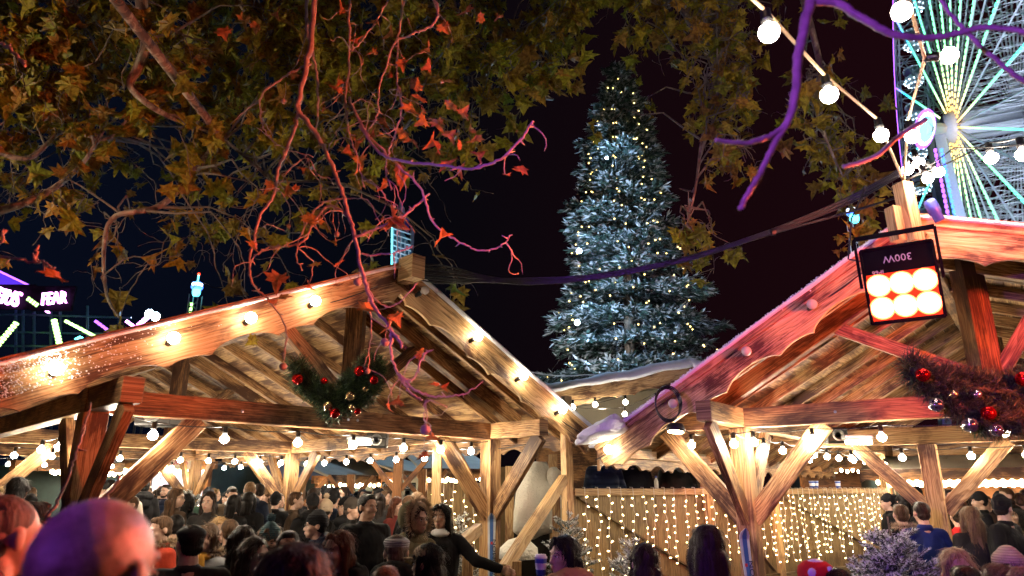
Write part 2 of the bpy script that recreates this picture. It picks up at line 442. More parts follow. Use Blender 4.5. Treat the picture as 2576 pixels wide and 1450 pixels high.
# on the bargeboards of A
f = lambda t, s=1: A.P(t*s, -.075, 4.06-t*(.488 if s > 0 else .45)-.12)
nrm = -A.w
festoon('bulbs along the left bargeboard of the left gable', [f(3.02, -1), f(2.27, -1), f(1.66, -1), f(1.06, -1)], downs=[nrm+Vector((0, 0, .3))]*4, kinds=['board']*4, scale=1.2, sag=.03, ends=(f(3.8, -1), f(.35, -1)))
festoon('bulbs down the right bargeboard of the left gable', [f(.22), f(1.02), f(1.78), f(2.50)], downs=[Vector((.75, -.3, .35))]*4, scale=1.2, kinds=['off', 'board', 'board', 'board'], sag=.03, ends=(f(.02), f(3.1)))
g = lambda t: B.P(-t, -.075, 4.06-t*.56-.14)
festoon('single lit bulb and dark sockets on the left bargeboard of the right gable', [g(3.12), g(2.35), g(1.55), g(.9)], downs=[Vector((-.2, -1, .1))]*4, scale=1.2, kinds=['board', 'off', 'off', 'off'], sag=.03, ends=(g(3.3), g(.2)))
# under the tie beams
def tiebulbs(p, w0, us, z, label, **kw): return festoon(label, [p.P(u, w0, z) for u in us], sag=.03, **kw)
tiebulbs(A, .80, [-2.02, -1.38, -.62, .04, .72, 1.28, 1.78], 2.38-.11, 'bulbs hanging under the front tie beam of the left pavilion', ends=(A.P(-2.3, .74, 2.40), A.P(2.15, .8, 2.38)))
tiebulbs(A, 6.05, [-2.1, -1.65, -1.2, -.75, -.3, .15, .6, 1.05, 1.5, 1.9], 2.38-.12, 'bulbs hanging under the middle tie beam of the left pavilion')
tiebulbs(A, 10.5, [-2, -1.4, -.8, -.2, .4, 1.0, 1.6], 2.38-.12, 'bulbs hanging under the farthest tie beam of the left pavilion')
festoon('bulbs hanging along the right eave beam of the left pavilion', [A.P(2.22, x, 2.24) for x in (.2, 1.6, 2.3, 3.0, 3.7, 4.4, 5.1, 5.7, 6.8, 7.6, 8.4, 9.2, 10, 10.8)], sag=.04)
festoon('row of bulbs along the left eave beam of the left pavilion', [A.P(-2.2, x, 2.26) for x in (1.25, 1.65, 2.1, 2.6, 3.2, 4.0)], sag=.03, ends=(A.P(-2.2, .95, 2.36),))
tiebulbs(B, .80, [-2.55, -1.85, -1.25, -.62, .35, 1.2], 2.40-.11, 'bulbs hanging under the front tie beam of the right pavilion', ends=(B.P(-2.72, .8, 2.5),))
festoon('bulbs hanging along the left eave beam of the right pavilion', [B.P(-1.94, x, 2.26) for x in (.45, 1.4, 2.1, 2.8, 3.5, 4.2, 4.9, 5.9, 6.8, 7.7, 8.6)], sag=.05)
festoon('bulbs hanging from the inner tie beam beside the bark covered post', [Vector((q.x, q.y-.1, 2.20))+B.u*k for k in (-1.5, -.95, -.35, .4, .95, 1.5, 2.2)], sag=.04)
tiebulbs(B, 9.6, [-1.8, -1, -.2, .6, 1.4], 2.40-.12, 'bulbs hanging under the rear tie beam of the right pavilion')
# ================================================================ lamps of the place and added floodlights
M['housing'] = plain('matt_black_casing', (.006, .005, .006), .8, spec=.08, bmp=.05)
def flood_fixture(name, label, pos, aim, W=.46, H=.50, col_=(1, .10, .045), strength=30, power=0, text=True, group=None, cells=(3, 2), spot=None, lamp_col=None, beam=None):
    pos = Vector(pos); aim = Vector(aim); d = (aim-pos).normalized()
    root = thing(name, label, 'floodlight', pos, group)
    s = d.cross(Vector((0, 0, 1))).normalized(); u = s.cross(d).normalized()   # s = fixture's right as it looks out
    R3 = Matrix((s, d, u)).transposed()
    def L(x, y, z): return pos+R3@Vector((x, y, z))
    mb = MB()
    mb.beam(L(0, -.07, 0), L(0, 0, 0), W, H, up=u)
    for k in range(9): mb.beam(L(-W*.44+W*.88*k/8, -.13, 0), L(-W*.44+W*.88*k/8, -.071, 0), .008, H*.9, up=u)
    mb.build('housing', M['housing'], root, bevel=.006)
    mb = MB(); fw = .018
    for a, b in (((-W/2, H/2), (W/2, H/2)), ((-W/2, -H/2), (W/2, -H/2)), ((-W/2, -H/2), (-W/2, H/2)), ((W/2, -H/2), (W/2, H/2))):
        mb.beam(L(a[0], .008, a[1]), L(b[0], .008, b[1]), fw, fw, up=d)
    mb.build('bezel', M['housing'], root, bevel=.003)
    lm = emit(name+'_lens', col_, strength); lr = emit(name+'_ring', (1, .16, .05), 4)
    nx, nz = cells; r = W*.142
    if text: mb = MB(); mb.beam(L(0, .002, -H*.155), L(0, .006, -H*.155), W*.94, H*.62, up=u); mb.build('reflector_glow', emit(name+'_reflector_glow', (1, .035, .012), .9), root)  # lit surround of the lenses: its red glow is painted as emission
    for i in range(nx):
        for j in range(nz):
            c = L((i-(nx-1)/2)*W*.315, .004, -H*.30+j*H*.30 if text else (j-(nz-1)/2)*H*.4)
            mb = MB(); mb.lathe(c, [(r*1.12, 0), (r*1.12, .008), (r, .009), (r*.7, .026), (r*.3, .034), (.001, .036)], 24, ax=d); mb.build('lens', lm, root, smooth=True)
            mb = MB(); mb.lathe(c, [(r*1.28, -.001), (r*1.28, .005), (r*1.13, .005)], 24, ax=d); mb.build('lens_ring', lr, root)  # red glow at the lens rim, painted as an emissive ring
    mb = MB(); bw = W/2+.03
    mb.beam(L(-bw, -.03, 0), L(-bw, -.03, H/2+.10), .035, .02, up=s); mb.beam(L(bw, -.03, 0), L(bw, -.03, H/2+.10), .035, .02, up=s)
    mb.beam(L(-bw, -.03, H/2+.10), L(bw, -.03, H/2+.10), .035, .02, up=d)
    mb.build('bracket', M['housing'], root)
    if power:
        l = bpy.data.lights.new(name, 'SPOT' if spot else 'AREA'); l.energy = power; l.color = lamp_col or col_
        if spot: l.spot_size = math.radians(spot); l.spot_blend = .6; l.shadow_soft_size = W*.3
        else: l.shape = 'RECTANGLE'; l.size = W; l.size_y = H
        o = bpy.data.objects.new('lamp', l); col.objects.link(o); o.parent = root; o.matrix_parent_inverse = parent_inv(root)
        o.location = pos+d*.06; o.rotation_euler = (Vector(beam) if beam else d).to_track_quat('-Z', 'Y').to_euler()
    return root, L, R3, d
def text_obj(body, mat_, size, loc, rot, parent, name='lettering', ext=.002, align='CENTER', sx=1.0, top=None):
    c = bpy.data.curves.new(name, 'FONT'); c.body = body; c.size = size; c.extrude = ext; c.align_x = align; c.align_y = 'CENTER'; c.resolution_u = 2
    t = bpy.data.objects.new(name, c); me = evaluated_mesh(t)
    bpy.data.objects.remove(t); bpy.data.curves.remove(c)
    me.materials.clear(); me.materials.append(mat_)
    o = bpy.data.objects.new(name, me); col.objects.link(o)
    m = Matrix.Translation(loc) @ rot.to_4x4() @ Matrix.Diagonal((sx, 1, 1, 1))
    if parent: o.parent = parent; o.matrix_parent_inverse = parent_inv(parent)
    o.matrix_basis = m
    return o
def rot_from(x, y):
    x = Vector(x).normalized(); y = Vector(y); z = x.cross(y).normalized(); y = z.cross(x)
    return Matrix((x, y, z)).transposed()
FP = at(2268, 712, 4.75)
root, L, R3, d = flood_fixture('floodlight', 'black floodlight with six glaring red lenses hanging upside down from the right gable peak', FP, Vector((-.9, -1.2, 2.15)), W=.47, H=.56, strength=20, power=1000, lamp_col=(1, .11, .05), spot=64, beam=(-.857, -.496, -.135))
M['grey_print'] = plain('grey_print', (.55, .55, .58), .6, bmp=0)
# the fitting hangs upside down, so its printing is upside down too
xr = -(R3@Vector((1, 0, 0)))
rt = rot_from(R3@Vector((1, 0, 0)), -(R3@Vector((0, 0, 1))))
text_obj('300W', M['grey_print'], .075, L(.0, .004, .19), rt, root)
text_obj('IP66', M['grey_print'], .045, L(.14, .004, .10), rt, root)
mb = MB(); mb.tube(cable([L(.18, -.1, .2), L(.33, -.1, .25), L(.26, -.05, .55), L(.12, .1, .75)], .03), .007, 6); mb.build('supply_cable', M['cable'], root, smooth=True)
# assumed blue-violet fitting, added out of view behind the viewer's left shoulder
flood_fixture('floodlight', 'assumed unseen violet floodlight behind the viewer to the left', (-2.3, -1.3, 2.7), (3.3, 5.3, 3.7), W=.4, H=.4, col_=(.34, .06, 1), strength=20, power=640, text=False, spot=58, lamp_col=(.36, .08, 1))  # assumed lamp, added for the violet tint on head and branches
flood_fixture('floodlight', 'assumed unseen red floodlight off to the right that reddens the hanging branch', (3.3, 2.7, 2.6), (-1.6, 4.3, 3.9), W=.4, H=.4, col_=(1, .12, .04), strength=20, power=950, text=False, spot=50, lamp_col=(1, .13, .045))  # assumed lamp, added out of view to redden branch and left gable
flood_fixture('floodlight', 'added unseen red floodlight outside the right edge that reddens the right gable', (4.9, 1.6, 2.7), (3.9, 6.0, 3.2), W=.4, H=.4, col_=(1, .12, .04), strength=20, power=1300, text=False, spot=46, lamp_col=(1, .09, .04))  # added lamp, its red stands in for glare over the right gable
# assumed cool white fittings, added to light the big tree and the wheel
flood_fixture('floodlight', 'assumed unseen cool white floodlight aimed at the big Christmas tree', (-1.5, 17.0, 4.6), (7.0, 26.5, 9), W=.5, H=.35, col_=(.92, .95, 1), strength=10, power=1350, text=False, spot=80)  # assumed lamp, added where no fitting shows, lights the tree from the left
flood_fixture('floodlight', 'assumed unseen white floodlight to the right of the big Christmas tree', (16.5, 17.0, 7.5), (5.0, 24.0, 8), W=.5, H=.35, col_=(1, .96, .92), strength=10, power=1300, text=False, spot=80)  # second assumed lamp, added out of view to light the tree

flood_fixture('floodlight', 'added unseen warm white floodlight off to the left that brightens the plane trees', (-8.6, 4.6, 4.4), (-2.0, 10, 8), W=.4, H=.3, col_=(1, .84, .62), strength=10, power=460, text=False, spot=95)  # added out of view to brighten the leaves overhead
flood_fixture('floodlight', 'added unseen warm white floodlight off to the right that brightens the plane trees', (8.2, 3.2, 4.6), (2.5, 9.5, 8), W=.4, H=.3, col_=(1, .84, .62), strength=10, power=460, text=False, spot=95)  # second added lamp, for the leaves on the right
# ================================================================ pole with bulbs on the right gable
pk = at(2292, 560, 5.35)
root = thing('bulb_pole', 'pale squared timber pole on the right gable peak carrying a cluster of bulbs', 'pole', pk)
mb = MB(); mb.beam(pk+Vector((0, 0, -.18)), pk+Vector((-.015, 0, .36)), .115, .115, up=(.3, -1, 0)); mb.build('pole', M['wood_light'], root, bevel=.006)
mb = MB(); mb.beam(pk+Vector((-.11, .03, -.16)), pk+Vector((-.115, .03, .15)), .10, .10, up=(.3, -1, 0)); mb.build('block', M['wood_light'], root, bevel=.006)
tp = pk+Vector((-.015, -.02, .36))
mb = MB(); pl = at(2345, 520, 5.25)
mb.lathe(pl+Vector((-.02, 0, .06)), [(.02, 0), (.045, .01), (.05, .05), (.05, .13), (.04, .135), (.04, .20), (.01, .205)], 16, ax=(.25, -.1, -1))
M['blue_plastic'] = plain('blue_plastic', (.05, .07, .42), .4, bmp=.05)
plug = mb.build('plug', M['blue_plastic'], None, smooth=True); tag(plug, 'blue and white power plug hanging beside the pole on the right gable', 'plug')
festoon('sagging string of large bulbs coming down to the gable pole from the upper left', [at(1931, 62, 2.9), at(2082, 222, 3.6), at(2213, 326, 4.4)], 'cord', sag=.0, downs=[(0, -.1, -1)]*3, ends=(at(1760, -120, 2.4), tp+Vector((0, 0, .02))), r=.011, scale=1.25, kinds=['top']*3)
festoon('string of large bulbs dropping steeply to the gable pole from above', [at(2272, 12, 3.0), at(2366, 142, 3.6), at(2291, 330, 4.6)], 'cord', sag=.0, downs=[(-.4, -.1, -1), (1, -.1, .05), (0, -.1, -1)], ends=(at(2330, -120, 2.6), tp), r=.011, scale=1.25, kinds=['top']*3)
festoon('cluster of bulbs around the top of the gable pole', [at(2281, 415, 5.2), at(2306, 398, 5.15), at(2327, 437, 5.1), at(2350, 425, 5.2)], sag=.01, downs=[(0, 0, -1), (.2, 0, -1), (.4, 0, -1), (.7, 0, -.7)], ends=(tp, tp+Vector((.2, 0, .1))), scale=1.1, kinds=['top']*4)
festoon('string of bulbs leaving the gable pole towards the right edge', [at(2491, 384, 4.7), at(2570, 374, 4.3)], sag=.03, downs=[(0, 0, -1)]*2, ends=(tp+Vector((0, 0, .02)), at(2800, 330, 3.6)), scale=1.15, kinds=['top']*2)
mb = MB(); mb.tube(cable([tp, at(2400, 372, 5.0), at(2600, 360, 4.3), at(2800, 380, 3.8)], .02), .006, 5); tag(mb.build('wire', M['cable'], smooth=True), 'thin dark wire running from the gable pole to the right edge', 'cable')
# cable bundle between both gables
root = thing('cable_bundle', 'thick black bundle of cables sagging between the two gable peaks', 'cables', at(1045, 685, 6.9))
r_ = random.Random(3)
for k in range(8):
    ctl = [(1042, 672+k*4, 6.85), (1110, 668+k*6.5, 6.9), (1240, 699+k*1.6, 6.9), (1330, 700+k*2, 6.8), (1500, 690+k*1.5, 6.6), (1720, 650+k*1.5, 6.3), (1940, 580+k*1.2, 6.0), (2130, 497+k*3.4, 5.8), (2268, 424+k*3.0, 5.45)]
    if k > 5: ctl[-1] = (2275, 485+k, 5.45); ctl[-2] = (2130, 530+k, 5.8)
    pts = [at(x, y+r_.uniform(-2, 2), d_) for x, y, d_ in ctl]
    # smooth with catmull
    out = []
    for i in range(len(pts)-1):
        p0 = pts[max(i-1, 0)]; p1 = pts[i]; p2 = pts[i+1]; p3 = pts[min(i+2, len(pts)-1)]
        for j in range(8):
            t = j/8; out.append(.5*((2*p1)+(p2-p0)*t+(2*p0-5*p1+4*p2-p3)*t*t+(3*p1-p0-3*p2+p3)*t**3))
    out.append(pts[-1])
    mb = MB(); mb.tube(out, .0085, 6); mb.build('cable', M['cable'], root, smooth=True)
for X, Y, dd in ((1240, 706, 6.88), (1945, 585, 6.0)):
    c = at(X, Y, dd); mb = MB(); mb.tube([c+Vector((-.02, 0, 0)), c+Vector((.02, 0, .004))], .035, 8); mb.build('tie_wrap', M['black'], root)
mb = MB(); a_ = at(1330, 935, 13); mb.tube(cable([a_, at(1470, 943, 13.5), at(1700, 930, 14)], .05), .012, 5); tag(mb.build('frosted_cable', M['snow']), 'thin frosted cable in front of the foot of the big tree', 'cable')
# coil of cable and small spot lamp on the right bargeboard
cc = at(1675, 1022, 6.65)
mb = MB()
for k in range(3):
    pts = [cc+Vector((math.cos(a)*(.115+.006*k), -.08-.02*k, math.sin(a)*.16+.01*k)) for a in np.linspace(0, 2*PI, 28)]
    mb.tube(pts, .007, 5)
root = mb.build('cable_coil', M['cable'], smooth=True); tag(root, 'black cable looped around the lower bargeboard of the right gable', 'cable')
mb = MB(); cl = at(1700, 1078, 6.5); mb.lathe(cl, [(.02, .05), (.07, .04), (.09, -.01), (.085, -.03)], 14, ax=(.1, .1, 1)); r2 = mb.build('spot_lamp', M['black'], smooth=True)
tag(r2, 'small black spot lamp under the lower end of the right gable board', 'lamp')
mb = MB(); mb.lathe(cl, [(.07, -.028), (.075, -.038), (.001, -.042)], 14, ax=(.1, .1, 1)); mb.build('lens', M['bulb_far'], r2)
# big lump of snow on the end of the right roof
mb = MB(); V_, F_ = ico(4); c = at(1520, 1092, 7.35); vs = []
ax = (at(1600, 1055, 7.2)-at(1450, 1115, 7.5)).normalized()
sd = ax.cross(Vector((0, 0, 1))).normalized(); up_ = sd.cross(ax)
for x, y, z in V_:
    n_ = noise.noise(Vector((x*1.6, y*1.6, z*1.6)))*.30+noise.noise(Vector((x*5, y*5, z*5)))*.07+noise.noise(Vector((x*15, y*15, z*15)))*.02
    k = 1+n_
    vs.append(c+ax*(x*.30*k)+sd*(y*.26*k)+up_*(z*(.145 if z > 0 else .05)*k*(1+.25*x)))
mb.add(vs, F_); tag(mb.build('snow_lump', M['snow'], smooth=True), 'rounded white lump of snow on the low end of the right roof', 'snow')
# frost on the left bargeboard
mb = MB(); r_ = random.Random(5)
for k in range(2600):
    t = 3.85-abs(r_.gauss(0, .55)); off = r_.random()**1.6*.28
    if t < 1.2: continue
    p = A.P(-t, -.055-r_.random()*.01, 4.12-t*.45-off)
    mb.sphere(p, r_.uniform(.0025, .0075), 1, sc3=(1, 1, .8))
mb.build('frost', M['snow'], A.root)
mb = MB()
for k in range(700):
    t = r_.uniform(.1, 3.3); p = B.P(-t, -.05, 4.14-t*.56+.01-abs(r_.gauss(0, .02))); mb.sphere(p, r_.uniform(.003, .009), 1)
mb.build('frost', M['snow'], B.root)

# ================================================================ garlands with baubles
M['needle'] = plain('green_needles', (.020, .048, .022), .6, var=.5, scale=12, bmp=0)
M['needle_tip'] = plain('green_needle_tips', (.09, .15, .05), .6, var=.4, scale=12, bmp=0)
M['red_bauble'] = plain('red_bauble', (.55, .01, .012), .12, metal=.75, var=.05, bmp=0)
M['gold_bauble'] = plain('gold_bauble', (.65, .50, .28), .12, metal=.9, var=.05, bmp=0)
M['silver_bauble'] = plain('silver_bauble', (.6, .6, .64), .10, metal=.9, var=.05, bmp=0)
def garland(label, path, d, rad, baubles, seed):
    r_ = random.Random(seed); P_ = [at(x, y, d) for x, y in path]
    root = thing('garland', label, 'garland', P_[len(P_)//2]); c = P_[len(P_)//2]
    for mname, nn in (('needle', 9000), ('needle_tip', 3500)):
        mb = MB()
        for k in range(nn):
            i = r_.randrange(len(P_)-1); p = P_[i].lerp(P_[i+1], r_.random())
            a = r_.uniform(0, 2*PI); dirv = Vector((math.cos(a), -abs(r_.gauss(0, .7)), math.sin(a))).normalized()
            rr = rad*(1 if mname == 'needle_tip' else .85)*r_.uniform(.15, 1)**.6
            b0 = p+dirv*rr*.75; tipd = (dirv+Vector((r_.gauss(0, .5), r_.gauss(0, .4), r_.gauss(0, .5)))).normalized()
            l = r_.uniform(.05, .10); s_ = tipd.cross(Vector((r_.random(), r_.random(), r_.random()))).normalized()*.0035
            mb.add([b0-s_, b0+s_, b0+tipd*l], [(0, 1, 2)])
        mb.build('fir_twigs', M[mname], root)
    mb = MB(); mb.tube(P_, rad*.38, 8); mb.build('core', M['needle'], root, smooth=True)
    for X, Y, rr, kind in baubles:
        b = MB(); b.sphere(at(X, Y, d)-Vector((0, rad*.9, 0)), rr, 3); b.build('bauble', M[kind], root, smooth=True)
garland('heart shaped fir garland with red and gold baubles hung on the left pavilion tie beam',
        [(742, 915), (770, 960), (800, 985), (845, 1010), (885, 1015), (925, 990), (945, 950), (940, 915), (915, 935), (880, 965), (855, 1005), (838, 1040), (800, 985), (757, 955)], 6.85, .17,
        [(760, 960, .055, 'red_bauble'), (826, 964, .035, 'red_bauble'), (912, 940, .052, 'red_bauble'), (948, 962, .045, 'red_bauble'), (890, 1002, .05, 'gold_bauble'), (835, 1026, .05, 'gold_bauble'), (852, 1044, .05, 'red_bauble'), (893, 1030, .035, 'gold_bauble'), (908, 1040, .032, 'red_bauble'), (926, 985, .03, 'gold_bauble')], 1)
garland('large fir garland with silver and red baubles under the red floodlight',
        [(2290, 925), (2325, 960), (2370, 985), (2400, 1020), (2450, 1050), (2500, 1060), (2560, 1040), (2600, 1000), (2600, 960), (2540, 985), (2480, 985), (2430, 975), (2370, 960)], 5.0, .19,
        [(2288, 953, .05, 'red_bauble'), (2320, 1026, .05, 'silver_bauble'), (2402, 1075, .052, 'silver_bauble'), (2447, 1046, .05, 'red_bauble'), (2466, 1088, .045, 'silver_bauble'), (2533, 963, .055, 'red_bauble'), (2568, 985, .045, 'silver_bauble'), (2545, 1076, .045, 'gold_bauble'), (2574, 1088, .03, 'red_bauble'), (2420, 1000, .03, 'silver_bauble'), (2363, 1000, .028, 'gold_bauble')], 2)

# ================================================================ heaters, speakers, skis
M['heater'] = emit('heater_glow', (1, .72, .36), 26)
def heater(label, X, Y, d):
    c = at(X, Y, d); root = thing('patio_heater', label, 'heater', c, 'infrared heaters under the roofs')
    mb = MB(); mb.beam(c+Vector((-.15, 0, .05)), c+Vector((.15, 0, .05)), .11, .05); mb.build('housing', M['metal'], root, bevel=.01)
    mb = MB(); mb.beam(c+Vector((-.13, -.01, .0)), c+Vector((.14, -.01, .0)), .07, .05); mb.build('glowing_tube', M['heater'], root, bevel=.015)
heater('glowing infrared heater under the front tie beam of the left pavilion', 905, 1114, 8.2)
heater('glowing infrared heater under the tie beam of the right pavilion', 2158, 1113, 7.4)
def speaker(label, X, Y, d, s=.3):
    c = at(X, Y, d); mb = MB(); mb.beam(c+Vector((-s/2, 0, 0)), c+Vector((s/2, 0, 0)), s*.7, s*.75); root = mb.build('speaker', M['black'], bevel=.02); tag(root, label, 'speaker', 'speakers under the roofs')
    mb = MB(); mb.lathe(c+Vector((0, -s*.35, 0)), [(s*.28, 0), (s*.28, .01), (s*.22, .012), (s*.05, -.01)], 16, ax=(0, -1, 0)); mb.build('cone', M['metal'], root)
speaker('black loudspeaker under the roof near the left post', 400, 1040, 7.0, .36)
speaker('black loudspeaker beside the left pavilion heater', 950, 1108, 9.0, .26)
speaker('black lamp box beside the right pavilion heater', 2100, 1096, 8.0, .24)
M['ski_blue'] = plain('ski_blue', (.045, .11, .30), .3, var=.15, bmp=.02)
M['ski_white'] = plain('ski_white', (.50, .52, .52), .4, var=.15)
M['ski_ink'] = plain('ski_ink', (.03, .03, .05), .4)
M['ski_red'] = plain('ski_red', (.5, .03, .03), .4)
def ski(label, X, Y, d, lean=0, L_=1.75, white_left=True):
    top = at(X, Y, d); root = thing('ski', label, 'ski', (top.x, top.y, 0), 'old skis screwed to the posts')
    def strip(x0, x1, m_, name, dy):
        mb = MB(); n = 24
        for i in range(n):
            def row(t):
                s = t*.35 if t < 1 else 0
                z = top.z-t*L_; bend = .10*max(0, 1-t*L_/.16)**2
                wd = .052*min(1, math.sqrt(max(.02, t*L_/.07)))
                return z, bend, wd*(1-.18*math.sin(PI*min(1, t)))
            z0_, b0, w0 = row(i/n if i > 3 else i/n*.5); z1_, b1, w1 = row((i+1)/n if i+1 > 3 else (i+1)/n*.5)
            a0, a1 = x0*w0, x1*w0; c0, c1 = x0*w1, x1*w1
            y0, y1 = top.y-b0, top.y-b1
            xx = top.x+lean*(top.z-z0_); x2 = top.x+lean*(top.z-z1_)
            mb.add([(xx+a0, y0-dy, z0_), (xx+a1, y0-dy, z0_), (x2+c1, y1-dy, z1_), (x2+c0, y1-dy, z1_), (xx+a0, y0+.012, z0_), (xx+a1, y0+.012, z0_), (x2+c1, y1+.012, z1_), (x2+c0, y1+.012, z1_)],
                   [(0, 1, 2, 3), (5, 4, 7, 6), (0, 3, 7, 4), (1, 5, 6, 2), (0, 4, 5, 1)])
        return mb.build(name, m_, root)
    strip(-1, 1, M['ski_white'], 'ski_body', 0); strip(-.45, .45, M['ski_blue'], 'blue_stripe', .0025)
    text_obj('SALOMON', M['ski_ink'], .058, Vector((top.x+.037+lean*.55, top.y-.006, top.z-.55)), rot_from((-lean, 0, 1), (-1, 0, -lean)), root, sx=1.7)
    mb = MB(); mb.beam((top.x-.01, top.y-.0045, top.z-.36), (top.x+.015, top.y-.0045, top.z-.36), .004, .03); mb.build('red_mark', M['ski_red'], root)
pA = A.P(2.17, .85, 0); pB = B.P(-2.02, .9, 0)
ski('blue and white ski standing against the right front post of the left pavilion', 1237, 1290, (pA.y-.16), 0)
ski('blue and white ski standing against the front post of the right pavilion', 1868, 1328, (pB.y-.16), .05)
pC = A.P(2.17, 6.15, 0); ski('blue and white ski on the distant middle post of the left pavilion', 743, 1260, pC.y-.17, 0)
# ================================================================ plane trees overhead
def leaf_mat(name, stops, rough=.5, vein=.5):
    m, t, b = mat(name)
    g = N(t, 'ShaderNodeNewGeometry'); r = t.nodes.new('ShaderNodeValToRGB'); t.links.new(g.outputs['Random Per Island'], r.inputs[0])
    el = r.color_ramp.elements; el[0].position = 0; el[0].color = (*stops[0], 1); el[1].position = 1; el[1].color = (*stops[-1], 1)
    for i, c in enumerate(stops[1:-1]): x = el.new((i+1)/(len(stops)-1)); x.color = (*c, 1)
    tc = N(t, 'ShaderNodeTexCoord'); n = N(t, 'ShaderNodeTexNoise', Scale=22.0, Detail=4.0); t.links.new(tc.outputs['Object'], n.inputs['Vector'])
    rr = ramp(t, n.outputs[0], [(.35, (.45, .38, .30)), (.65, (1.15, 1.15, 1.1))])
    c = mixc(t, 1.0, r.outputs[0], rr.outputs[0], 'MULTIPLY')
    t.links.new(c, b.inputs['Base Color']); b.inputs['Roughness'].default_value = rough; b.inputs['Specular IOR Level'].default_value = .3
    tr = N(t, 'ShaderNodeBsdfTranslucent'); t.links.new(c, tr.inputs[0]); mx = N(t, 'ShaderNodeMixShader'); mx.inputs[0].default_value = .35
    t.links.new(b.outputs[0], mx.inputs[1]); t.links.new(tr.outputs[0], mx.inputs[2]); t.links.new(mx.outputs[0], t.nodes['Material Output'].inputs[0])
    bump(t, b, n.outputs[0], .3, .004)
    return m
M['leaf'] = leaf_mat('autumn_leaves', [(.32, .26, .02), (.42, .29, .02), (.19, .23, .025), (.46, .25, .03), (.26, .14, .03), (.38, .34, .02), (.20, .10, .025)])
M['leaf_red'] = leaf_mat('dry_leaves', [(.45, .17, .04), (.38, .22, .05), (.42, .13, .04), (.30, .10, .04)])
M['bark'] = plain('plane_twig_bark', (.14, .105, .075), .75, var=.35, scale=14, bmp=.6, bscale=40)
def mottled():
    m, t, b = mat('mottled_plane_bark'); tc = N(t, 'ShaderNodeTexCoord'); n = N(t, 'ShaderNodeTexNoise', Scale=4.5, Detail=3.0); n.inputs['Distortion'].default_value = 1.2
    mp = N(t, 'ShaderNodeMapping'); mp.inputs['Scale'].default_value = (1.5, 1.5, .8); t.links.new(tc.outputs['Object'], mp.inputs[0]); t.links.new(mp.outputs[0], n.inputs['Vector'])
    r = ramp(t, n.outputs[0], [(.40, (.10, .06, .045)), (.44, (.20, .13, .09)), (.52, (.22, .15, .10)), (.56, (.34, .28, .20))]); r.color_ramp.interpolation = 'CONSTANT'
    t.links.new(r.outputs[0], b.inputs['Base Color']); b.inputs['Roughness'].default_value = .7; bump(t, b, n.outputs[0], .5, .01); return m
M['bark_big'] = mottled()
# outline of a plane leaf: five pointed lobes, stalk at origin, tip at +y, unit length
LEAF = [(0, 0), (.04, .015), (.34, -.06), (.30, .10), (.62, .22), (.40, .34), (.46, .52), (.24, .46), (.14, .72), (.0, 1.0), (-.14, .70), (-.26, .47), (-.48, .50), (-.38, .32), (-.60, .20), (-.30, .10), (-.32, -.07), (-.10, .02)]
class Leaves:
    def __init__(s, seed): s.V = []; s.F = []; s.r = random.Random(seed)
    def add(s, p, size, droop=None, curl=None):
        r = s.r
        y = Vector((r.gauss(0, .55), r.gauss(0, .55), r.gauss(-.75, .55))).normalized()
        x = y.cross(Vector((r.gauss(0, 1), r.gauss(0, 1), r.gauss(0, .4)))).normalized(); z = x.cross(y)
        cu = r.uniform(-.2, 1.5) if curl is None else curl*r.uniform(.5, 1.4); fo = r.uniform(-.3, 1.1)
        sx = r.uniform(.75, 1.15); b = len(s.V); p = Vector(p)
        tw = r.uniform(-.35, .35)
        def T(a, c):
            h = fo*abs(a)*.8-cu*c*c*.45+tw*a*c+.05*math.sin(a*9+c*7)
            c2 = c*(1-.16*cu*c)
            return p+(x*a*sx+y*c2+z*h)*size
        s.V.append(T(0, .32)); 
        for a, c in LEAF: s.V.append(T(a, c))
        n = len(LEAF)
        for i in range(n): s.F.append((b, b+1+i, b+1+(i+1) % n))
    def build(s, name, m, parent):
        me = bpy.data.meshes.new(name); me.from_pydata([tuple(v) for v in s.V], [], s.F); me.update()
        return link(name, me, parent, m)
def wander(p, d, L, step, r, jit=.28, grav=.10, pull=None):
    pts = [Vector(p)]; d = Vector(d).normalized(); n = max(2, int(L/step))
    for i in range(n):
        d = (d+Vector((r.gauss(0, jit), r.gauss(0, jit), r.gauss(0, jit)-grav))).normalized()
        pts.append(pts[-1]+d*step)
    return pts
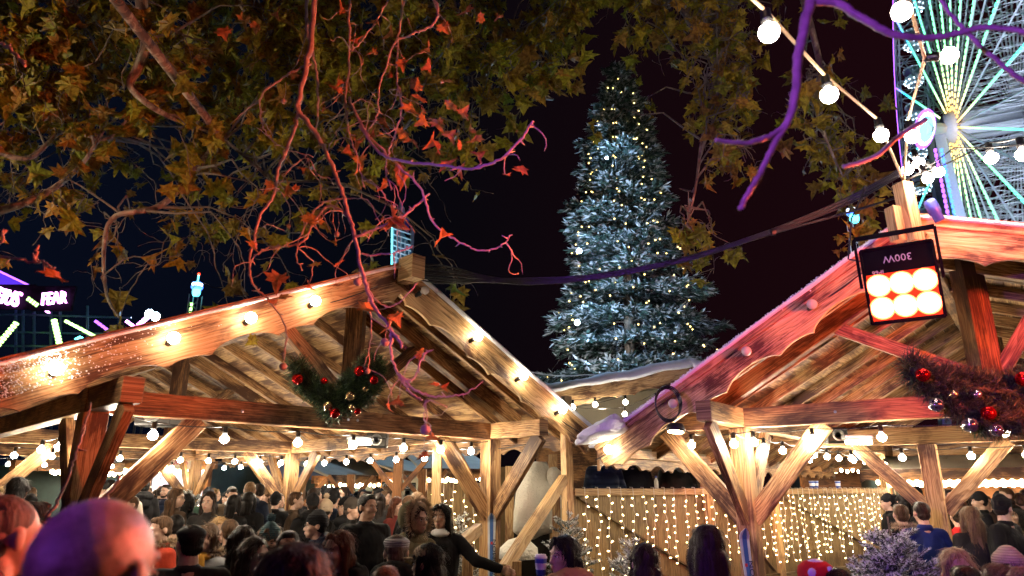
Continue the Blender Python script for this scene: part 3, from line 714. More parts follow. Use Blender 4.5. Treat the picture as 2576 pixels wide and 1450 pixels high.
# limbs: (list of (X,Y,d), radius0, radius1)
def smooth_path(ctl, n=6):
    pts = [at(*c) for c in ctl]; out = []
    for i in range(len(pts)-1):
        p0 = pts[max(i-1, 0)]; p1 = pts[i]; p2 = pts[i+1]; p3 = pts[min(i+2, len(pts)-1)]
        for j in range(n):
            t = j/n; out.append(.5*((2*p1)+(p2-p0)*t+(2*p0-5*p1+4*p2-p3)*t*t+(3*p1-p0-3*p2+p3)*t**3))
    out.append(pts[-1]); return out
_b = MB(); _b.sphere((0, 0, 0), .019, 2); BALL = _b.mesh('seed_ball', True); BALL.materials.append(M['bark'])
def big_tree(label, trunk_xy, trunk_h, limbs, sprays, seed, leaf=.31, many=.50):
    r = random.Random(seed)
    root = thing('plane_tree', label, 'tree', (trunk_xy[0], trunk_xy[1], 0), 'plane trees overhead')
    mb = MB(); top = Vector((trunk_xy[0], trunk_xy[1], trunk_h))
    mb.tube([(trunk_xy[0], trunk_xy[1], -.1), (trunk_xy[0]+.05, trunk_xy[1], trunk_h*.3), (trunk_xy[0]-.05, trunk_xy[1]+.1, trunk_h*.7), top], [.48, .38, .34, .30], 14)
    mb.build('trunk', M['bark_big'], root, smooth=True)
    anchors = []
    for ctl, r0, r1 in limbs:
        pts = smooth_path(ctl); 
        st = pts[0]
        mid = top.lerp(st, .5)+Vector((0, 0, 1.0))
        pre = [top-Vector((0, 0, .3)), top.lerp(mid, .5), mid, mid.lerp(st, .5)]
        al = pre+pts; rad = [r0*1.5+(r1-r0*1.5)*(i/(len(al)-1))**.8 for i in range(len(al))]
        mb = MB(); mb.tube(al, rad, 9); mb.build('limb', M['bark_big'], root, smooth=True)
        anchors += pts
    tw = MB(); lv = Leaves(seed+1); bl = []
    for (X, Y, d, nleaf, L) in sprays:
        p = at(X, Y, d)
        a = min(anchors, key=lambda q: (q-p).length_squared*r.uniform(.8, 1.6))
        dist = (a-p).length
        if dist > .05:
            m1 = a.lerp(p, .5)+Vector((r.gauss(0, .12), r.gauss(0, .12), .10+.08*dist)); q1 = a.lerp(m1, .5)+Vector((r.gauss(0, .06), 0, r.gauss(0, .06)))
            q2 = m1.lerp(p, .5)+Vector((r.gauss(0, .08), 0, r.gauss(0, .08)))
            rr = .009+.003*dist; tw.tube([a, q1, m1, q2, p], [rr*1.5, rr*1.3, rr, rr*.8, .009], 5, cap=False)
        main = wander(p, (r.gauss(0, .5), r.gauss(0, .4), -.6), L, .09, r, .26, .13)
        n = len(main); tw.tube(main, [.009-(.0062)*i/n for i in range(n)], 5, cap=False)
        tips = [main]
        for k in range(int(2+L*3.2)):
            i = r.randrange(1, n); sd = wander(main[i], (r.gauss(0, 1), r.gauss(0, .8), r.gauss(-.1, .6)), r.uniform(.25, .7)*L*.75+.1, .07, r, .33, .08)
            tw.tube(sd, [.0055-(.003)*q/len(sd) for q in range(len(sd))], 4, cap=False); tips.append(sd)
        for k in range(int(nleaf*many+r.random())):
            b = r.choice(tips); i = int(len(b)*r.random()**.7) if len(b) > 2 else 0; i = min(i, len(b)-1)
            q = b[i]+Vector((r.gauss(0, .035), r.gauss(0, .035), r.gauss(-.03, .03)))
            lv.add(q, leaf*r.uniform(.55, 1.2))
            if k % 9 == 4 and r.random() < .35:
                e_ = b[-1]; tw.tube([e_, e_+Vector((.01, 0, -.09))], .0015, 3, cap=False); bl.append(e_+Vector((.01, 0, -.105)))
    tw.build('twigs', M['bark'], root)
    lv.build('leaves', M['leaf'], root)
    for q in bl[:40]:
        o = bpy.data.objects.new('seed_ball', BALL); col.objects.link(o); o.parent = root; o.matrix_parent_inverse = parent_inv(root); o.matrix_basis = Matrix.Translation(q)
    return root
r = random.Random(21)
def interp(x, tab):
    for (x0, y0), (x1, y1) in zip(tab, tab[1:]):
        if x0 <= x <= x1: return y0+(y1-y0)*(x-x0)/(x1-x0)
    return tab[0][1] if x < tab[0][0] else tab[-1][1]
LOW = [(-60, 600), (100, 600), (300, 620), (500, 640), (700, 560), (900, 500), (1000, 470), (1100, 400), (1200, 370), (1300, 340), (1390, 200), (1440, 60)]
sp = []
for k in range(430):
    X = r.uniform(-60, 1430); low = interp(X, LOW); t = r.random()**1.35; Y = -40+(low-10)*t
    dens = 1 if X < 950 else .62
    if Y > 330: dens *= .62
    if 1240 < X and Y > 150: dens *= .6
    if r.random() > dens: continue
    d = r.uniform(7.5, 12.5); n = int(r.uniform(10, 24)*(1.25 if Y < 260 else .75 if Y < 360 else .36))
    sp.append((X, Y, d, n, r.uniform(.5, 1.15)))
for X, Y in ((300, 560), (260, 620), (420, 600), (480, 560), (540, 640), (600, 620), (380, 650), (660, 600), (980, 560), (1060, 590), (1090, 600)):
    sp.append((X, Y, r.uniform(7.8, 9), r.randrange(3, 7), 1.0))
big_tree('large plane tree whose leafy boughs fill the upper left of the sky', (-4.8, 2.6), 5.6,
    [([(352, -60, 7.6), (360, 60, 7.5), (368, 110, 7.5), (345, 175, 7.5), (328, 215, 7.5), (372, 262, 7.6), (440, 300, 8.0), (560, 350, 8.6), (700, 470, 9.2)], .062, .02),
     ([(-120, 120, 8.5), (60, 60, 8.8), (220, -20, 9.2)], .045, .03),
     ([(560, -60, 8.6), (640, 60, 9), (730, 170, 9.3), (860, 260, 9.7), (1010, 330, 10)], .04, .015),
     ([(820, -80, 9), (980, 20, 9.4), (1140, 90, 9.8), (1290, 180, 10.2), (1390, 250, 10.4)], .035, .01),
     ([(-120, 330, 8), (60, 400, 8.4), (160, 330, 8.8), (270, 350, 9.2), (340, 270, 9)], .035, .015),
     ([(-100, 560, 8), (90, 500, 8.3), (200, 420, 8.6), (260, 330, 8.7)], .05, .02),
     ([(560, 350, 8.6), (480, 440, 8.4), (400, 520, 8.2), (290, 545, 8.0), (262, 620, 8.0), (268, 740, 8.0), (300, 800, 8.0)], .045, .012)],
    sp, 31)
sp = []
pol = [(1360, 1460, -30, 30, 16), (1460, 1560, -30, 15, 10), (1560, 1700, -30, 70, 18), (1600, 1720, 60, 160, 6), (1700, 1880, -30, 120, 40), (1740, 1880, 100, 280, 40), (1560, 1680, 230, 300, 2), (1780, 1870, 280, 420, 16), (1700, 1800, 540, 640, 10), (1985, 2110, 190, 330, 16), (2040, 2160, 330, 430, 16), (2090, 2180, 420, 540, 13), (1890, 2060, -30, 40, 6)]
for x0, x1, y0, y1, n in pol:
    for k in range(n):
        sp.append((r.uniform(x0, x1), r.uniform(y0, y1)-25, r.uniform(8.2, 11), r.randrange(7, 15), r.uniform(.35, .75)))
big_tree('plane tree with sparser hanging sprays right of and in front of the big Christmas tree', (9.5, 4.0), 8.5,
    [([(1500, -140, 9.5), (1620, -40, 9.6), (1760, 60, 9.7), (1800, 200, 9.7), (1770, 330, 9.6), (1750, 470, 9.5), (1730, 560, 9.4)], .07, .008),
     ([(1980, -140, 8.8), (2060, 150, 9), (2050, 260, 9.1), (2090, 380, 9.2), (2150, 500, 9.2)], .05, .008)],
    sp, 47, leaf=.27, many=.36)

# ---------------------------------------------------------------- near branch lit red
def near_branch(name, label, paths, leaves, balls, leafm='leaf_red', grp=None, seed=5, nubs=True, twiggy=0):
    extra = []
    rr = random.Random(seed); root = thing(name, label, 'branch', at(*paths[0][0][0]), grp)
    mb = MB()
    for ctl, r0, r1 in paths:
        pts = smooth_path(ctl, 8)
        jt = .004 if nubs else .0012; pts = [p+Vector((rr.gauss(0, jt), rr.gauss(0, jt), rr.gauss(0, jt))) for p in pts]
        n = len(pts); mb.tube(pts, [(r0+(r1-r0)*i/n)*(1+(.12 if nubs else .04)*rr.random()) for i in range(n)], 7)
        if nubs:
            for i in range(3, n-2, 5):
                dv = Vector((rr.gauss(0, 1), rr.gauss(0, 1), rr.gauss(0, 1))).normalized()
                L_ = rr.uniform(.015, .05); mb.tube([pts[i], pts[i]+dv*L_], [r1+.002, .002], 5)
    if twiggy:
        allp = [smooth_path(ctl, 6) for ctl, a_, b_ in paths]
        for k in range(twiggy):
            pth = rr.choice(allp); q = pth[rr.randrange(1, len(pth)-1)]
            if q.z < 3.3 and rr.random() < .75: continue
            tw_ = wander(q, (rr.gauss(0, 1), rr.gauss(0, .5), rr.gauss(-.3, .5)), rr.uniform(.12, .55), .035, rr, .30, .12); n = len(tw_)
            mb.tube(tw_, [.0042-.0026*i/n for i in range(n)], 5)
            if rr.random() < .38 and leaves is not None: extra.append(tw_[-1])
    mb.build('wood', M['bark_near'], root, smooth=True)
    if leaves:
        lv = Leaves(seed+3)
        for X, Y, d, s in leaves: lv.add(at(X, Y, d), s, curl=1.5)
        for p in extra: lv.add(p, rr.uniform(.05, .10), curl=1.8)
        lv.build('leaves', M[leafm], root)
    for X, Y, d, s in balls:
        b = MB(); V_, F_ = ico(3); c = at(X, Y, d); b.add([c+Vector(v)*s*(1+.06*noise.noise(Vector(v)*9)) for v in V_], F_); b.build('seed_ball', M['bark_near'], root)
        t_ = MB(); t_.tube([c+Vector((0, 0, s)), c+Vector((.008, 0, s+.05)), c+Vector((-.004, 0, s+.13))], .0022, 4); t_.build('stalk', M['bark_near'], root)
    return root
M['bark_near'] = plain('young_bark', (.34, .26, .22), .55, var=.3, scale=20, bmp=.5, bscale=60)
D = 4.1
nb = [([(795, -40, D), (785, 80, D), (768, 180, D), (752, 250, D), (752, 280, D), (790, 330, D), (825, 390, D), (852, 460, D), (878, 540, D), (895, 610, D), (915, 700, D-.1), (940, 770, D-.15), (985, 830, D-.2), (1012, 872, D-.25)], .020, .008),
      ([(772, -40, D), (772, 60, D+.05), (790, 150, D+.1), (800, 240, D+.1), (795, 330, D+.1)], .012, .006),
      ([(880, -40, D+.1), (880, 60, D+.1), (878, 160, D+.1), (870, 260, D+.1), (878, 330, D), (900, 400, D), (915, 470, D)], .010, .004),
      ([(752, 270, D), (735, 340, D), (700, 430, D), (690, 490, D), (655, 540, D), (640, 600, D), (628, 660, D), (640, 720, D), (680, 760, D), (720, 830, D), (712, 900, D)], .012, .004),
      ([(785, 160, D), (720, 190, D), (660, 240, D), (655, 290, D), (672, 340, D), (720, 375, D), (790, 395, D)], .007, .003),
      ([(878, 245, D), (940, 370, D-.1), (1010, 405, D-.2), (1100, 415, D-.3), (1190, 425, D-.4), (1260, 400, D-.5), (1310, 350, D-.6), (1340, 305, D-.7)], .010, .006),
      ([(905, 320, D), (985, 400, D), (1060, 480, D), (1090, 560, D), (1150, 605, D), (1210, 630, D), (1260, 620, D), (1287, 590, D)], .009, .0035),
      ([(880, 545, D), (830, 520, D), (790, 560, D), (770, 600, D), (730, 620, D), (680, 620, D), (650, 640, D)], .009, .004),
      ([(862, 500, D), (815, 510, D), (770, 560, D), (745, 640, D), (760, 680, D)], .007, .003),
      ([(890, 600, D), (960, 570, D), (1020, 540, D), (1080, 487, D)], .008, .006),
      ([(905, 640, D), (980, 640, D), (1040, 620, D)], .006, .004),
      ([(850, 450, D), (800, 440, D), (775, 400, D), (735, 420, D), (700, 470, D)], .005, .002),
      ([(1000, -40, D), (960, 30, D), (935, 70, D), (905, 110, D), (880, 130, D)], .006, .004),
      ([(1060, -40, D), (1100, 20, D), (1090, 60, D), (1040, 85, D), (990, 110, D), (975, 160, D), (955, 220, D), (950, 290, D), (925, 330, D)], .010, .004),
      ([(1020, -40, D+.1), (1010, 40, D+.1), (1000, 120, D+.1), (998, 200, D+.1), (1010, 280, D), (985, 360, D), (970, 420, D), (985, 480, D)], .009, .003),
      ([(985, 830, D-.2), (985, 890, D-.2), (1005, 945, D-.2), (1040, 955, D-.2), (1060, 910, D-.2), (1075, 880, D-.2)], .009, .004),
      ([(1005, 945, D-.2), (1050, 985, D-.2), (1110, 998, D-.2), (1170, 990, D-.2), (1215, 960, D-.2)], .008, .002),
      ([(1005, 945, D-.2), (1030, 985, D-.2), (1060, 1005, D-.2)], .008, .005),
      ([(1070, 1005, D-.2), (1068, 1040, D-.2), (1070, 1065, D-.2)], .003, .002),
      ([(925, 740, D), (935, 830, D), (928, 880, D), (915, 930, D)], .005, .002),
      ([(900, 660, D), (940, 750, D), (990, 770, D), (1050, 712, D)], .006, .003),
      ([(820, 390, D), (850, 330, D), (905, 250, D), (960, 290, D)], .005, .002),
      ([(640, 640, D), (628, 690, D), (660, 750, D)], .004, .002)]
nl = [(985, 70, D, .12), (950, 50, D, .10), (1175, 15, D, .13), (1218, 45, D, .10), (1262, 45, D, .08), (1300, 330, D-.7, .02), (1320, 420, D-.6, .10), (905, 395, D, .11), (880, 375, D, .09), (1000, 440, D, .13), (975, 450, D, .11), (1040, 225, D, .11), (1060, 245, D, .12), (1085, 160, D, .11), (1120, 200, D, .09), (1030, 260, D, .12),
      (1100, 300, D, .11), (1130, 330, D, .11), (1160, 290, D, .10), (1180, 330, D, .09), (1090, 350, D, .11), (1200, 390, D, .10), (1150, 430, D, .10), (1110, 405, D, .11), (720, 470, D, .12), (690, 460, D, .11), (735, 470, D, .10), (790, 540, D, .17), (985, 545, D, .17), (1000, 560, D, .15), (1105, 600, D, .14), (705, 690, D, .15), (708, 740, D, .15), (920, 760, D-.1, .14), (985, 800, D-.2, .13), (990, 790, D-.2, .10), (1105, 965, D-.2, .12), (1055, 890, D-.2, .06), (1065, 885, D-.2, .05),
      (850, 200, D, .08), (945, 140, D, .09), (1010, 150, D, .10), (1080, 120, D, .12), (1110, 60, D, .10), (960, 330, D, .09), (1040, 350, D, .11), (800, 660, D, .10), (740, 300, D, .08), (900, 100, D, .1), (870, 30, D, .09), (1140, 260, D, .11), (1200, 340, D, .1), (1050, 200, D, .1), (1020, 330, D, .1), (1110, 370, D, .1), (1070, 300, D, .1), (1160, 360, D, .09), (700, 30, D, .1), (650, 60, D, .11), (620, 40, D, .12), (560, 70, D, .1)]
near_branch('branch', 'leafless knotted branch with a few curled leaves hanging in front, lit red', nb, nl,
    [(712, 923, D, .024), (968, 862, D, .028), (1070, 1082, D-.2, .030), (925, 935, D, .016), (714, 255, D, .018), (848, 590, D, .018), (900, 710, D, .026), (990, 520, D, .014)], twiggy=130)
near_branch('branch', 'blurred forked branch close to the lens, lit violet, at the upper right',
    [([(2060, -60, 1.9), (2035, 20, 1.9), (2010, 130, 1.9), (2002, 230, 1.9), (1985, 300, 1.9), (1955, 350, 1.9), (1910, 440, 1.85), (1862, 525, 1.8)], .019, .007),
     ([(1990, 290, 1.9), (1960, 330, 1.9), (1905, 355, 1.88), (1850, 360, 1.86), (1800, 352, 1.84)], .011, .006),
     ([(2040, 5, 1.9), (2110, 10, 1.9), (2180, 55, 1.9), (2260, 90, 1.9), (2360, 95, 1.9), (2480, 70, 1.85), (2620, 90, 1.8)], .015, .009)], [], [], seed=8, nubs=False)
near_branch('branch', 'blurred reddish twig crossing the upper spokes of the ferris wheel',
    [([(2620, 230, 2.0), (2540, 180, 2.0), (2440, 90, 2.0), (2380, 20, 2.0), (2330, -60, 2.0)], .009, .007)], [], [], seed=10, nubs=False)
near_branch('branch', 'short blurred purple twig in front of the ferris wheel rim',
    [([(2330, 300, 2.6), (2260, 345, 2.6), (2200, 395, 2.6), (2120, 420, 2.6)], .012, .009)], [], [], seed=9, nubs=False)
near_branch('branch', 'red lit twig with one curled leaf at the left edge',
    [([(-60, 640, 3.0), (20, 648, 3.0), (80, 658, 3.0), (110, 660, 3.0), (135, 680, 3.0)], .007, .004), ([(88, 658, 3.0), (96, 620, 3.0)], .006, .005), ([(-30, 640, 3.0), (0, 610, 3.0), (14, 580, 3.0)], .007, .006)],
    [(140, 680, 3.0, .11), (-5, 360, 3.0, .09)], [], seed=12)
near_branch('branch', 'short red twig end at the left edge among the golden leaves', [([(-40, 90, 3.0), (20, 120, 3.0), (62, 165, 3.0)], .008, .007)], [], [], seed=13)
# twig rising in front of the left post, frosted
near_branch('branch', 'frosted bare twig in front of the leaning left post',
    [([(135, 1450, 3.3), (105, 1370, 3.3), (115, 1310, 3.3), (140, 1270, 3.3), (175, 1190, 3.3), (200, 1110, 3.3), (232, 1010, 3.3)], .010, .004), ([(110, 1360, 3.3), (150, 1330, 3.3), (215, 1300, 3.3), (262, 1260, 3.3), (300, 1200, 3.3)], .011, .005)], [], [], seed=14)

# ================================================================ snowy conifers
M['fir'] = plain('fir_needles', (.030, .055, .040), .6, var=.4, scale=3, bmp=0)
M['fir_snow'] = plain('flocked_needles', (.44, .45, .45), .8, var=.18, scale=3, bmp=0)
M['fir_white'] = plain('white_flock', (.78, .80, .80), .8, var=.08, scale=6, bmp=0)
def conifer(name, label, base, h, rad, nbr, exp_, seed, tuft, zmin=.06, white='fir_snow', ps=.55, grp=None, cat='tree', up0=.25, droop=.45, dens=1.0, whorl=0):
    rr = random.Random(seed); base = Vector(base); root = thing(name, label, cat, base, grp)
    mb = MB(); mb.tube([base, base+Vector((0, 0, h*.5)), base+Vector((0, 0, h*.98))], [h*.014+.01, h*.009+.006, .006], 8); mb.build('trunk', M['bark'], root, smooth=True)
    A_ = MB(); B_ = MB(); br = MB(); tips = []
    for k in range(nbr):
        t = zmin+(1-zmin)*(k+rr.random())/nbr; z = h*t; az = k*2.399+rr.gauss(0, .25)
        if whorl: z = (round(z/whorl)+rr.gauss(0, .085))*whorl; t = min(.985, z/h)
        lob = .84+.42*noise.noise(Vector((math.cos(az)*1.5, math.sin(az)*1.5, t*9)))
        L = rad*max(.02, (1-t))**exp_*rr.uniform(.72, 1.10)*lob
        dv = Vector((math.cos(az), math.sin(az), up0*(.3+t))); P_ = []
        for j in range(9):
            q = j/8; P_.append(base+Vector((0, 0, z))+Vector((dv.x, dv.y, 0))*L*q+Vector((0, 0, L*(dv.z*q-droop*(1-t*.6)*q*q+.22*q**4))))
        br.tube(P_, [.004+.012*h/18*(1-j/9)+.002 for j in range(9)], 4, cap=False)
        side = Vector((-dv.y, dv.x, 0)); tips.append(P_[-1])
        nt_ = max(6, int(L/tuft*6*dens))
        for j in range(nt_):
            q = rr.uniform(.12, 1.03)**.75; i = min(7, int(q*8)); p = P_[i].lerp(P_[i+1], q*8-i)
            wdt = (.10+.30*(1-q))*L*.8+tuft*.4; s_ = rr.uniform(-1, 1); p = p+side*s_*wdt+Vector((0, 0, -abs(s_)*wdt*.28+rr.gauss(0, tuft*.22)))
            fd = (Vector((dv.x, dv.y, 0))*1.0+side*s_*1.1+Vector((0, 0, rr.gauss(-.05, .28)))).normalized()
            sd = fd.cross(Vector((0, 0, 1))).normalized(); ln = tuft*rr.uniform(.7, 1.5)
            for z_, MBx, ww in ((0, A_, .30), (tuft*.10, B_, .24)):
                if MBx is B_ and rr.random() > ps: continue
                for rep in range(3):
                    f2 = (fd+sd*rr.gauss(0, .55)+Vector((0, 0, rr.gauss(0, .25)))).normalized(); s2 = f2.cross(Vector((rr.gauss(0, .4), rr.gauss(0, .4), 1))).normalized()
                    o = p+Vector((0, 0, z_))+fd*rr.uniform(-.4, .5)*tuft
                    MBx.add([o, o+f2*ln*.45+s2*ln*ww*.5, o+f2*ln, o+f2*ln*.45-s2*ln*ww*.5], [(0, 1, 2, 3)])
    br.build('boughs', M['bark'], root); A_.build('needles', M['fir'], root); B_.build('snowy_needles', M[white], root)
    return root, tips
tb = at(1592, 1000, 24); TB = Vector((tb.x, 24, 0))
big, tips = conifer('christmas_tree', 'towering snow dusted Christmas tree with yellow fairy lights behind the pavilions', TB, 18.2, 5.1, 360, .70, 5, .27, zmin=.20, ps=.80, dens=1.15, whorl=.86, droop=.62)
# fairy lights wound round the big tree
rr = random.Random(9); root = thing('fairy_lights', 'yellow fairy lights strung down the towering Christmas tree', 'string lights', TB)
leds = []
for s in range(11):
    az0 = -PI/2+(s-6)*.22+rr.gauss(0, .05); pts = []
    z = 17.6-abs(rr.gauss(0, 2.2))*(0 if s == 6 else 1)
    while z > 3.6:
        t = z/18.2; L = 5.0*(1-t)**.70*(.84+.42*noise.noise(Vector((math.cos(az0)*1.5, math.sin(az0)*1.5, t*9))))
        az0 += rr.gauss(0, .035); q = rr.uniform(.90, 1.04)
        pts.append(TB+Vector((math.cos(az0)*L*q, math.sin(az0)*L*q, z+rr.gauss(0, .06)-.1*L))); z -= rr.uniform(.45, 1.0)
    mb = MB(); mb.tube(pts, .007, 3, cap=False); mb.build('wire', M['cable'], root)
    leds += pts
leds.sort(key=lambda p: -p.z)
for p in leds[::max(1, len(leds)//100)][:100]:
    mb = MB(); mb.sphere(p, .030, 1); mb.build('led', M['led_tree'], root)
rest = MB(); chosen = set(id(p) for p in leds[::max(1, len(leds)//100)][:100])
for p in leds:
    if id(p) not in chosen: rest.sphere(p, .026, 1)
tag(rest.build('leds', M['led_tree'], root), kind='stuff')
M['cold_lamp'] = emit('cold_tree_lamp', (.55, .80, 1), 60)
for X, Y, dd, nm in ((1457, 632, 20.6, 'cold blue white lamp glowing halfway up the left side of the big tree'), (1452, 812, 20.6, 'cold blue white lamp glowing low on the left side of the big tree'), (1526, 398, 22.3, 'small cold blue white lamp near the top of the big tree')):
    c = at(X, Y, dd); mb = MB(); mb.sphere(c, .085 if Y > 500 else .05, 2); root = mb.build('tree_lamp', M['cold_lamp'], smooth=True); tag(root, nm, 'lamp', 'cold lamps on the big tree')
    mb = MB(); mb.lathe(c+Vector((0, .12, .05)), [(.04, -.1), (.10, 0), (.10, .1)], 10, ax=(0, 1, .3)); mb.build('shade', M['black'], root)
    l = bpy.data.lights.new('lamp', 'POINT'); l.energy = 420 if Y > 500 else 60; l.color = (.35, .62, 1); l.shadow_soft_size = .08; o = bpy.data.objects.new('lamp', l); col.objects.link(o); o.location = c+Vector((0, -.30, .0)); o.parent = root
# small flocked trees: every twig is a bristly bottle brush
def small(label, X, Ytop, d, h_, rad, n, seed, white='fir_white', ps=.7, tuft=.045):
    rr = random.Random(seed); p = at(X, Ytop, d); H_ = p.z; base = Vector((p.x, p.y, 0)); root = thing('fir_tree', label, 'tree', base, 'small snowy fir trees')
    A_ = MB(); B_ = MB(); br = MB(); br.tube([base, base+Vector((.02, 0, H_*.5)), base+Vector((0, 0, H_))], [.03, .02, .006], 6)
    def brush(a, dv, L, rd):
        dv = dv.normalized(); n_ = max(5, int(L/.008)); br.tube([a, a+dv*L], [.005, .003], 4, cap=False)
        s1 = dv.cross(Vector((0, 0, 1))).normalized(); s2 = s1.cross(dv)
        for j in range(n_):
            for q in range(2):
                t = (j+rr.random())/n_; an = rr.uniform(0, 2*PI); o = a+dv*L*t; nv = (s1*math.cos(an)+s2*math.sin(an)+dv*rr.uniform(.4, 1.1)).normalized()
                w_ = nv.cross(dv).normalized()*.0065; tip = o+nv*rd*rr.uniform(.6, 1.2)
                (B_ if (nv.z > -.2 and rr.random() < ps) else A_).add([o-w_, o+w_, tip], [(0, 1, 2)])
    brush(base+Vector((0, 0, H_*.86)), Vector((0, 0, 1)), H_*.14, .03)
    for k in range(int(n*.42)):
        t = .15+.80*(k+rr.random())/(n*.42); az = k*2.399+rr.gauss(0, .3); L = rad*(1-t)**.6*rr.uniform(.65, 1.25)+.05
        dv = Vector((math.cos(az), math.sin(az), rr.uniform(.25, .8))); o = base+Vector((0, 0, H_*t*.93)); dn = dv.normalized()
        brush(o, dv, L, .038)
        sd = dn.cross(Vector((0, 0, 1))).normalized()
        for j in range(max(2, int(L/.055))):
            q = rr.uniform(.25, .95); brush(o+dn*L*q, dn+sd*rr.choice((-1, 1))*rr.uniform(.5, 1)+Vector((0, 0, rr.uniform(-.1, .35))), L*(1.1-q)*.6+.03, .034)
    br.build('stems', M['bark'], root); A_.build('needles', M['fir'], root); B_.build('snowy_needles', M[white], root)
small('small white flocked fir behind the distant left post', 487, 1212, 13.5, 1.9, .62, 120, 51)
small('slim snowy fir just left of the right front post of the left pavilion', 1160, 1268, 9.6, 1.5, .42, 110, 52, ps=.85)
small('slim snowy fir in front of the hanging fleece and the stair rail', 1428, 1262, 8.9, 1.6, .45, 130, 53, ps=.85)
small('low snowy fir in front of the left curtain of lights', 1590, 1335, 8.3, 1.2, .50, 120, 54, ps=.85)
small('big bushy snowy fir beside the bark coloured inner post', 2232, 1300, 6.3, 1.4, .66, 330, 55, white='fir_white', ps=.72)
small('thin snowy fir twigs behind the olive parka', 1040, 1270, 9.0, 1.5, .30, 70, 56, ps=.85)
# ================================================================ ferris wheel
H_W = Vector((.384, .923, 0)).normalized(); N_W = Vector((.923, -.384, 0)).normalized()
HUB = at(2400, 320, 50)+N_W*2.2; RW = 28.0
M['white_steel'] = plain('white_steel', (.62, .64, .70), .5, var=.08, bmp=0)
def led_ramp():
    m, t, b = mat('wheel_leds'); t.nodes.remove(b); uv = N(t, 'ShaderNodeUVMap'); s_ = N(t, 'ShaderNodeSeparateXYZ'); t.links.new(uv.outputs[0], s_.inputs[0])
    r = ramp(t, s_.outputs[0], [(0, (1, .38, .08)), (.06, (1, .55, .14)), (.13, (.85, .9, .35)), (.26, (.24, 1, .34)), (.50, (.10, .95, .50)), (.78, (.02, .35, 1)), (1, (.35, .05, 1))])
    e_ = N(t, 'ShaderNodeEmission', Strength=2.0); t.links.new(r.outputs[0], e_.inputs[0]); t.links.new(e_.outputs[0], t.nodes['Material Output'].inputs[0]); m.cycles.emission_sampling = 'NONE'; return m
M['wheel_led'] = led_ramp()
M['violet_led'] = emit('violet_led', (.36, .10, 1), 2.2, False)
M['blue_led'] = emit('blue_led', (.05, .16, 1), 3, False)
M['white_led'] = emit('white_led', (.60, .85, 1), 5, False)
M['cyan_led'] = emit('cyan_led', (.10, .75, .85), 3.5, False)
M['green_led'] = emit('green_led', (.45, 1, .22), 3.5, False)
M['pink_led'] = emit('pink_led', (.9, .32, 1), 5, False)
wheel = thing('ferris_wheel', 'giant white ferris wheel with radiating green and yellow light strips at the right edge', 'ferris wheel', (HUB.x, HUB.y, 0))
def WP(a, r, n_): return HUB+H_W*(r*math.cos(a))+Vector((0, 0, r*math.sin(a)))+N_W*n_
NS = 42
for sd in (-1.6, 1.6):
    mb = MB(); mb.tube([WP(2*PI*k/84, RW, sd) for k in range(85)], .16, 5, cap=False); mb.tube([WP(2*PI*k/84, RW-2.2, sd) for k in range(85)], .10, 4, cap=False); mb.build('rim', M['white_steel'], wheel)
mb = MB()
for k in range(NS*2):
    a = 2*PI*k/(NS*2); b_ = 2*PI*(k+1)/(NS*2)
    mb.tube([WP(a, RW, -1.6), WP(a, RW, 1.6)], .07, 4, cap=False); mb.tube([WP(a, RW-2.2, -1.6), WP(b_, RW, 1.6)], .05, 4, cap=False); mb.tube([WP(a, RW-2.2, 1.6), WP(b_, RW, -1.6)], .05, 4, cap=False)
    for sd in (-1.6, 1.6): mb.tube([WP(a, RW, sd), WP(b_, RW-2.2, sd)], .05, 4, cap=False); mb.tube([WP(b_, RW, sd), WP(b_, RW-2.2, sd)], .05, 4, cap=False)
mb.build('rim_lattice', M['white_steel'], wheel)
for k in range(NS):
    a = 2*PI*(k+.35)/NS; mb = MB()
    for sd, hn in ((-1.6, -2.2), (1.6, 2.2)):
        mb.tube([WP(a, 1.0, hn), WP(a, RW-2, sd)], .07, 4, cap=False)
        for j in range(1, 8):
            r0 = j*3.4; mb.tube([WP(a, r0, hn+(sd-hn)*r0/RW), WP(a, r0+1.6, -(hn+(sd-hn)*r0/RW))], .03, 3, cap=False)
    for j in range(1, 7): mb.tube([WP(a, j*4.0, -1.9), WP(a, j*4.0, 1.9)], .04, 3, cap=False)
    for j in (5, 9): mb.tube([WP(a, j*2.4, 0), WP(a+2*PI/NS, j*2.4, 0)], .05, 3, cap=False)
    mb.build('spoke', M['white_steel'], wheel)
for k in range(NS//2*2):
    if k % 2 and False: continue
    a = 2*PI*(k+.35)/NS; mb = MB(); n = 46
    if k % 2: continue
    for j in range(n):
        r0 = 1.4+(RW-1.6)*j/n; r1 = r0+(RW-1.6)/n*.62; rel = (r0/RW)
        bow = .05*math.sin(PI*rel)
        for (q0, q1, u_) in ((r0, r1, rel),):
            p, q_ = WP(a+bow*0, q0, -2.25+.5*rel), WP(a, q1, -2.25+.5*rel)
            b0 = len(mb.uv); mb.beam(p, q_, .12, .12, up=N_W); 
            for z_ in range(b0, len(mb.uv)): mb.uv[z_] = (u_, .5)
    mb.tube([WP(a, 1.4, -2.2), WP(a, RW-.3, -1.72)], .05, 4)
    for z_ in range(len(mb.uv)-4*4-8, len(mb.uv)): mb.uv[z_] = (.3, .5)
    mb.build('light_strip', M['wheel_led'], wheel)
mb = MB(); mb.tube([WP(2*PI*k/168, RW+.2, -1.7) for k in range(169)], .11, 5, cap=False); mb.build('rim_light', M['violet_led'], wheel)
mb = MB(); mb.lathe(HUB-N_W*3.0, [(1.1, 0), (1.3, .6), (1.3, 5.4), (1.1, 6)], 20, ax=N_W); mb.build('hub', M['white_steel'], wheel, smooth=True)
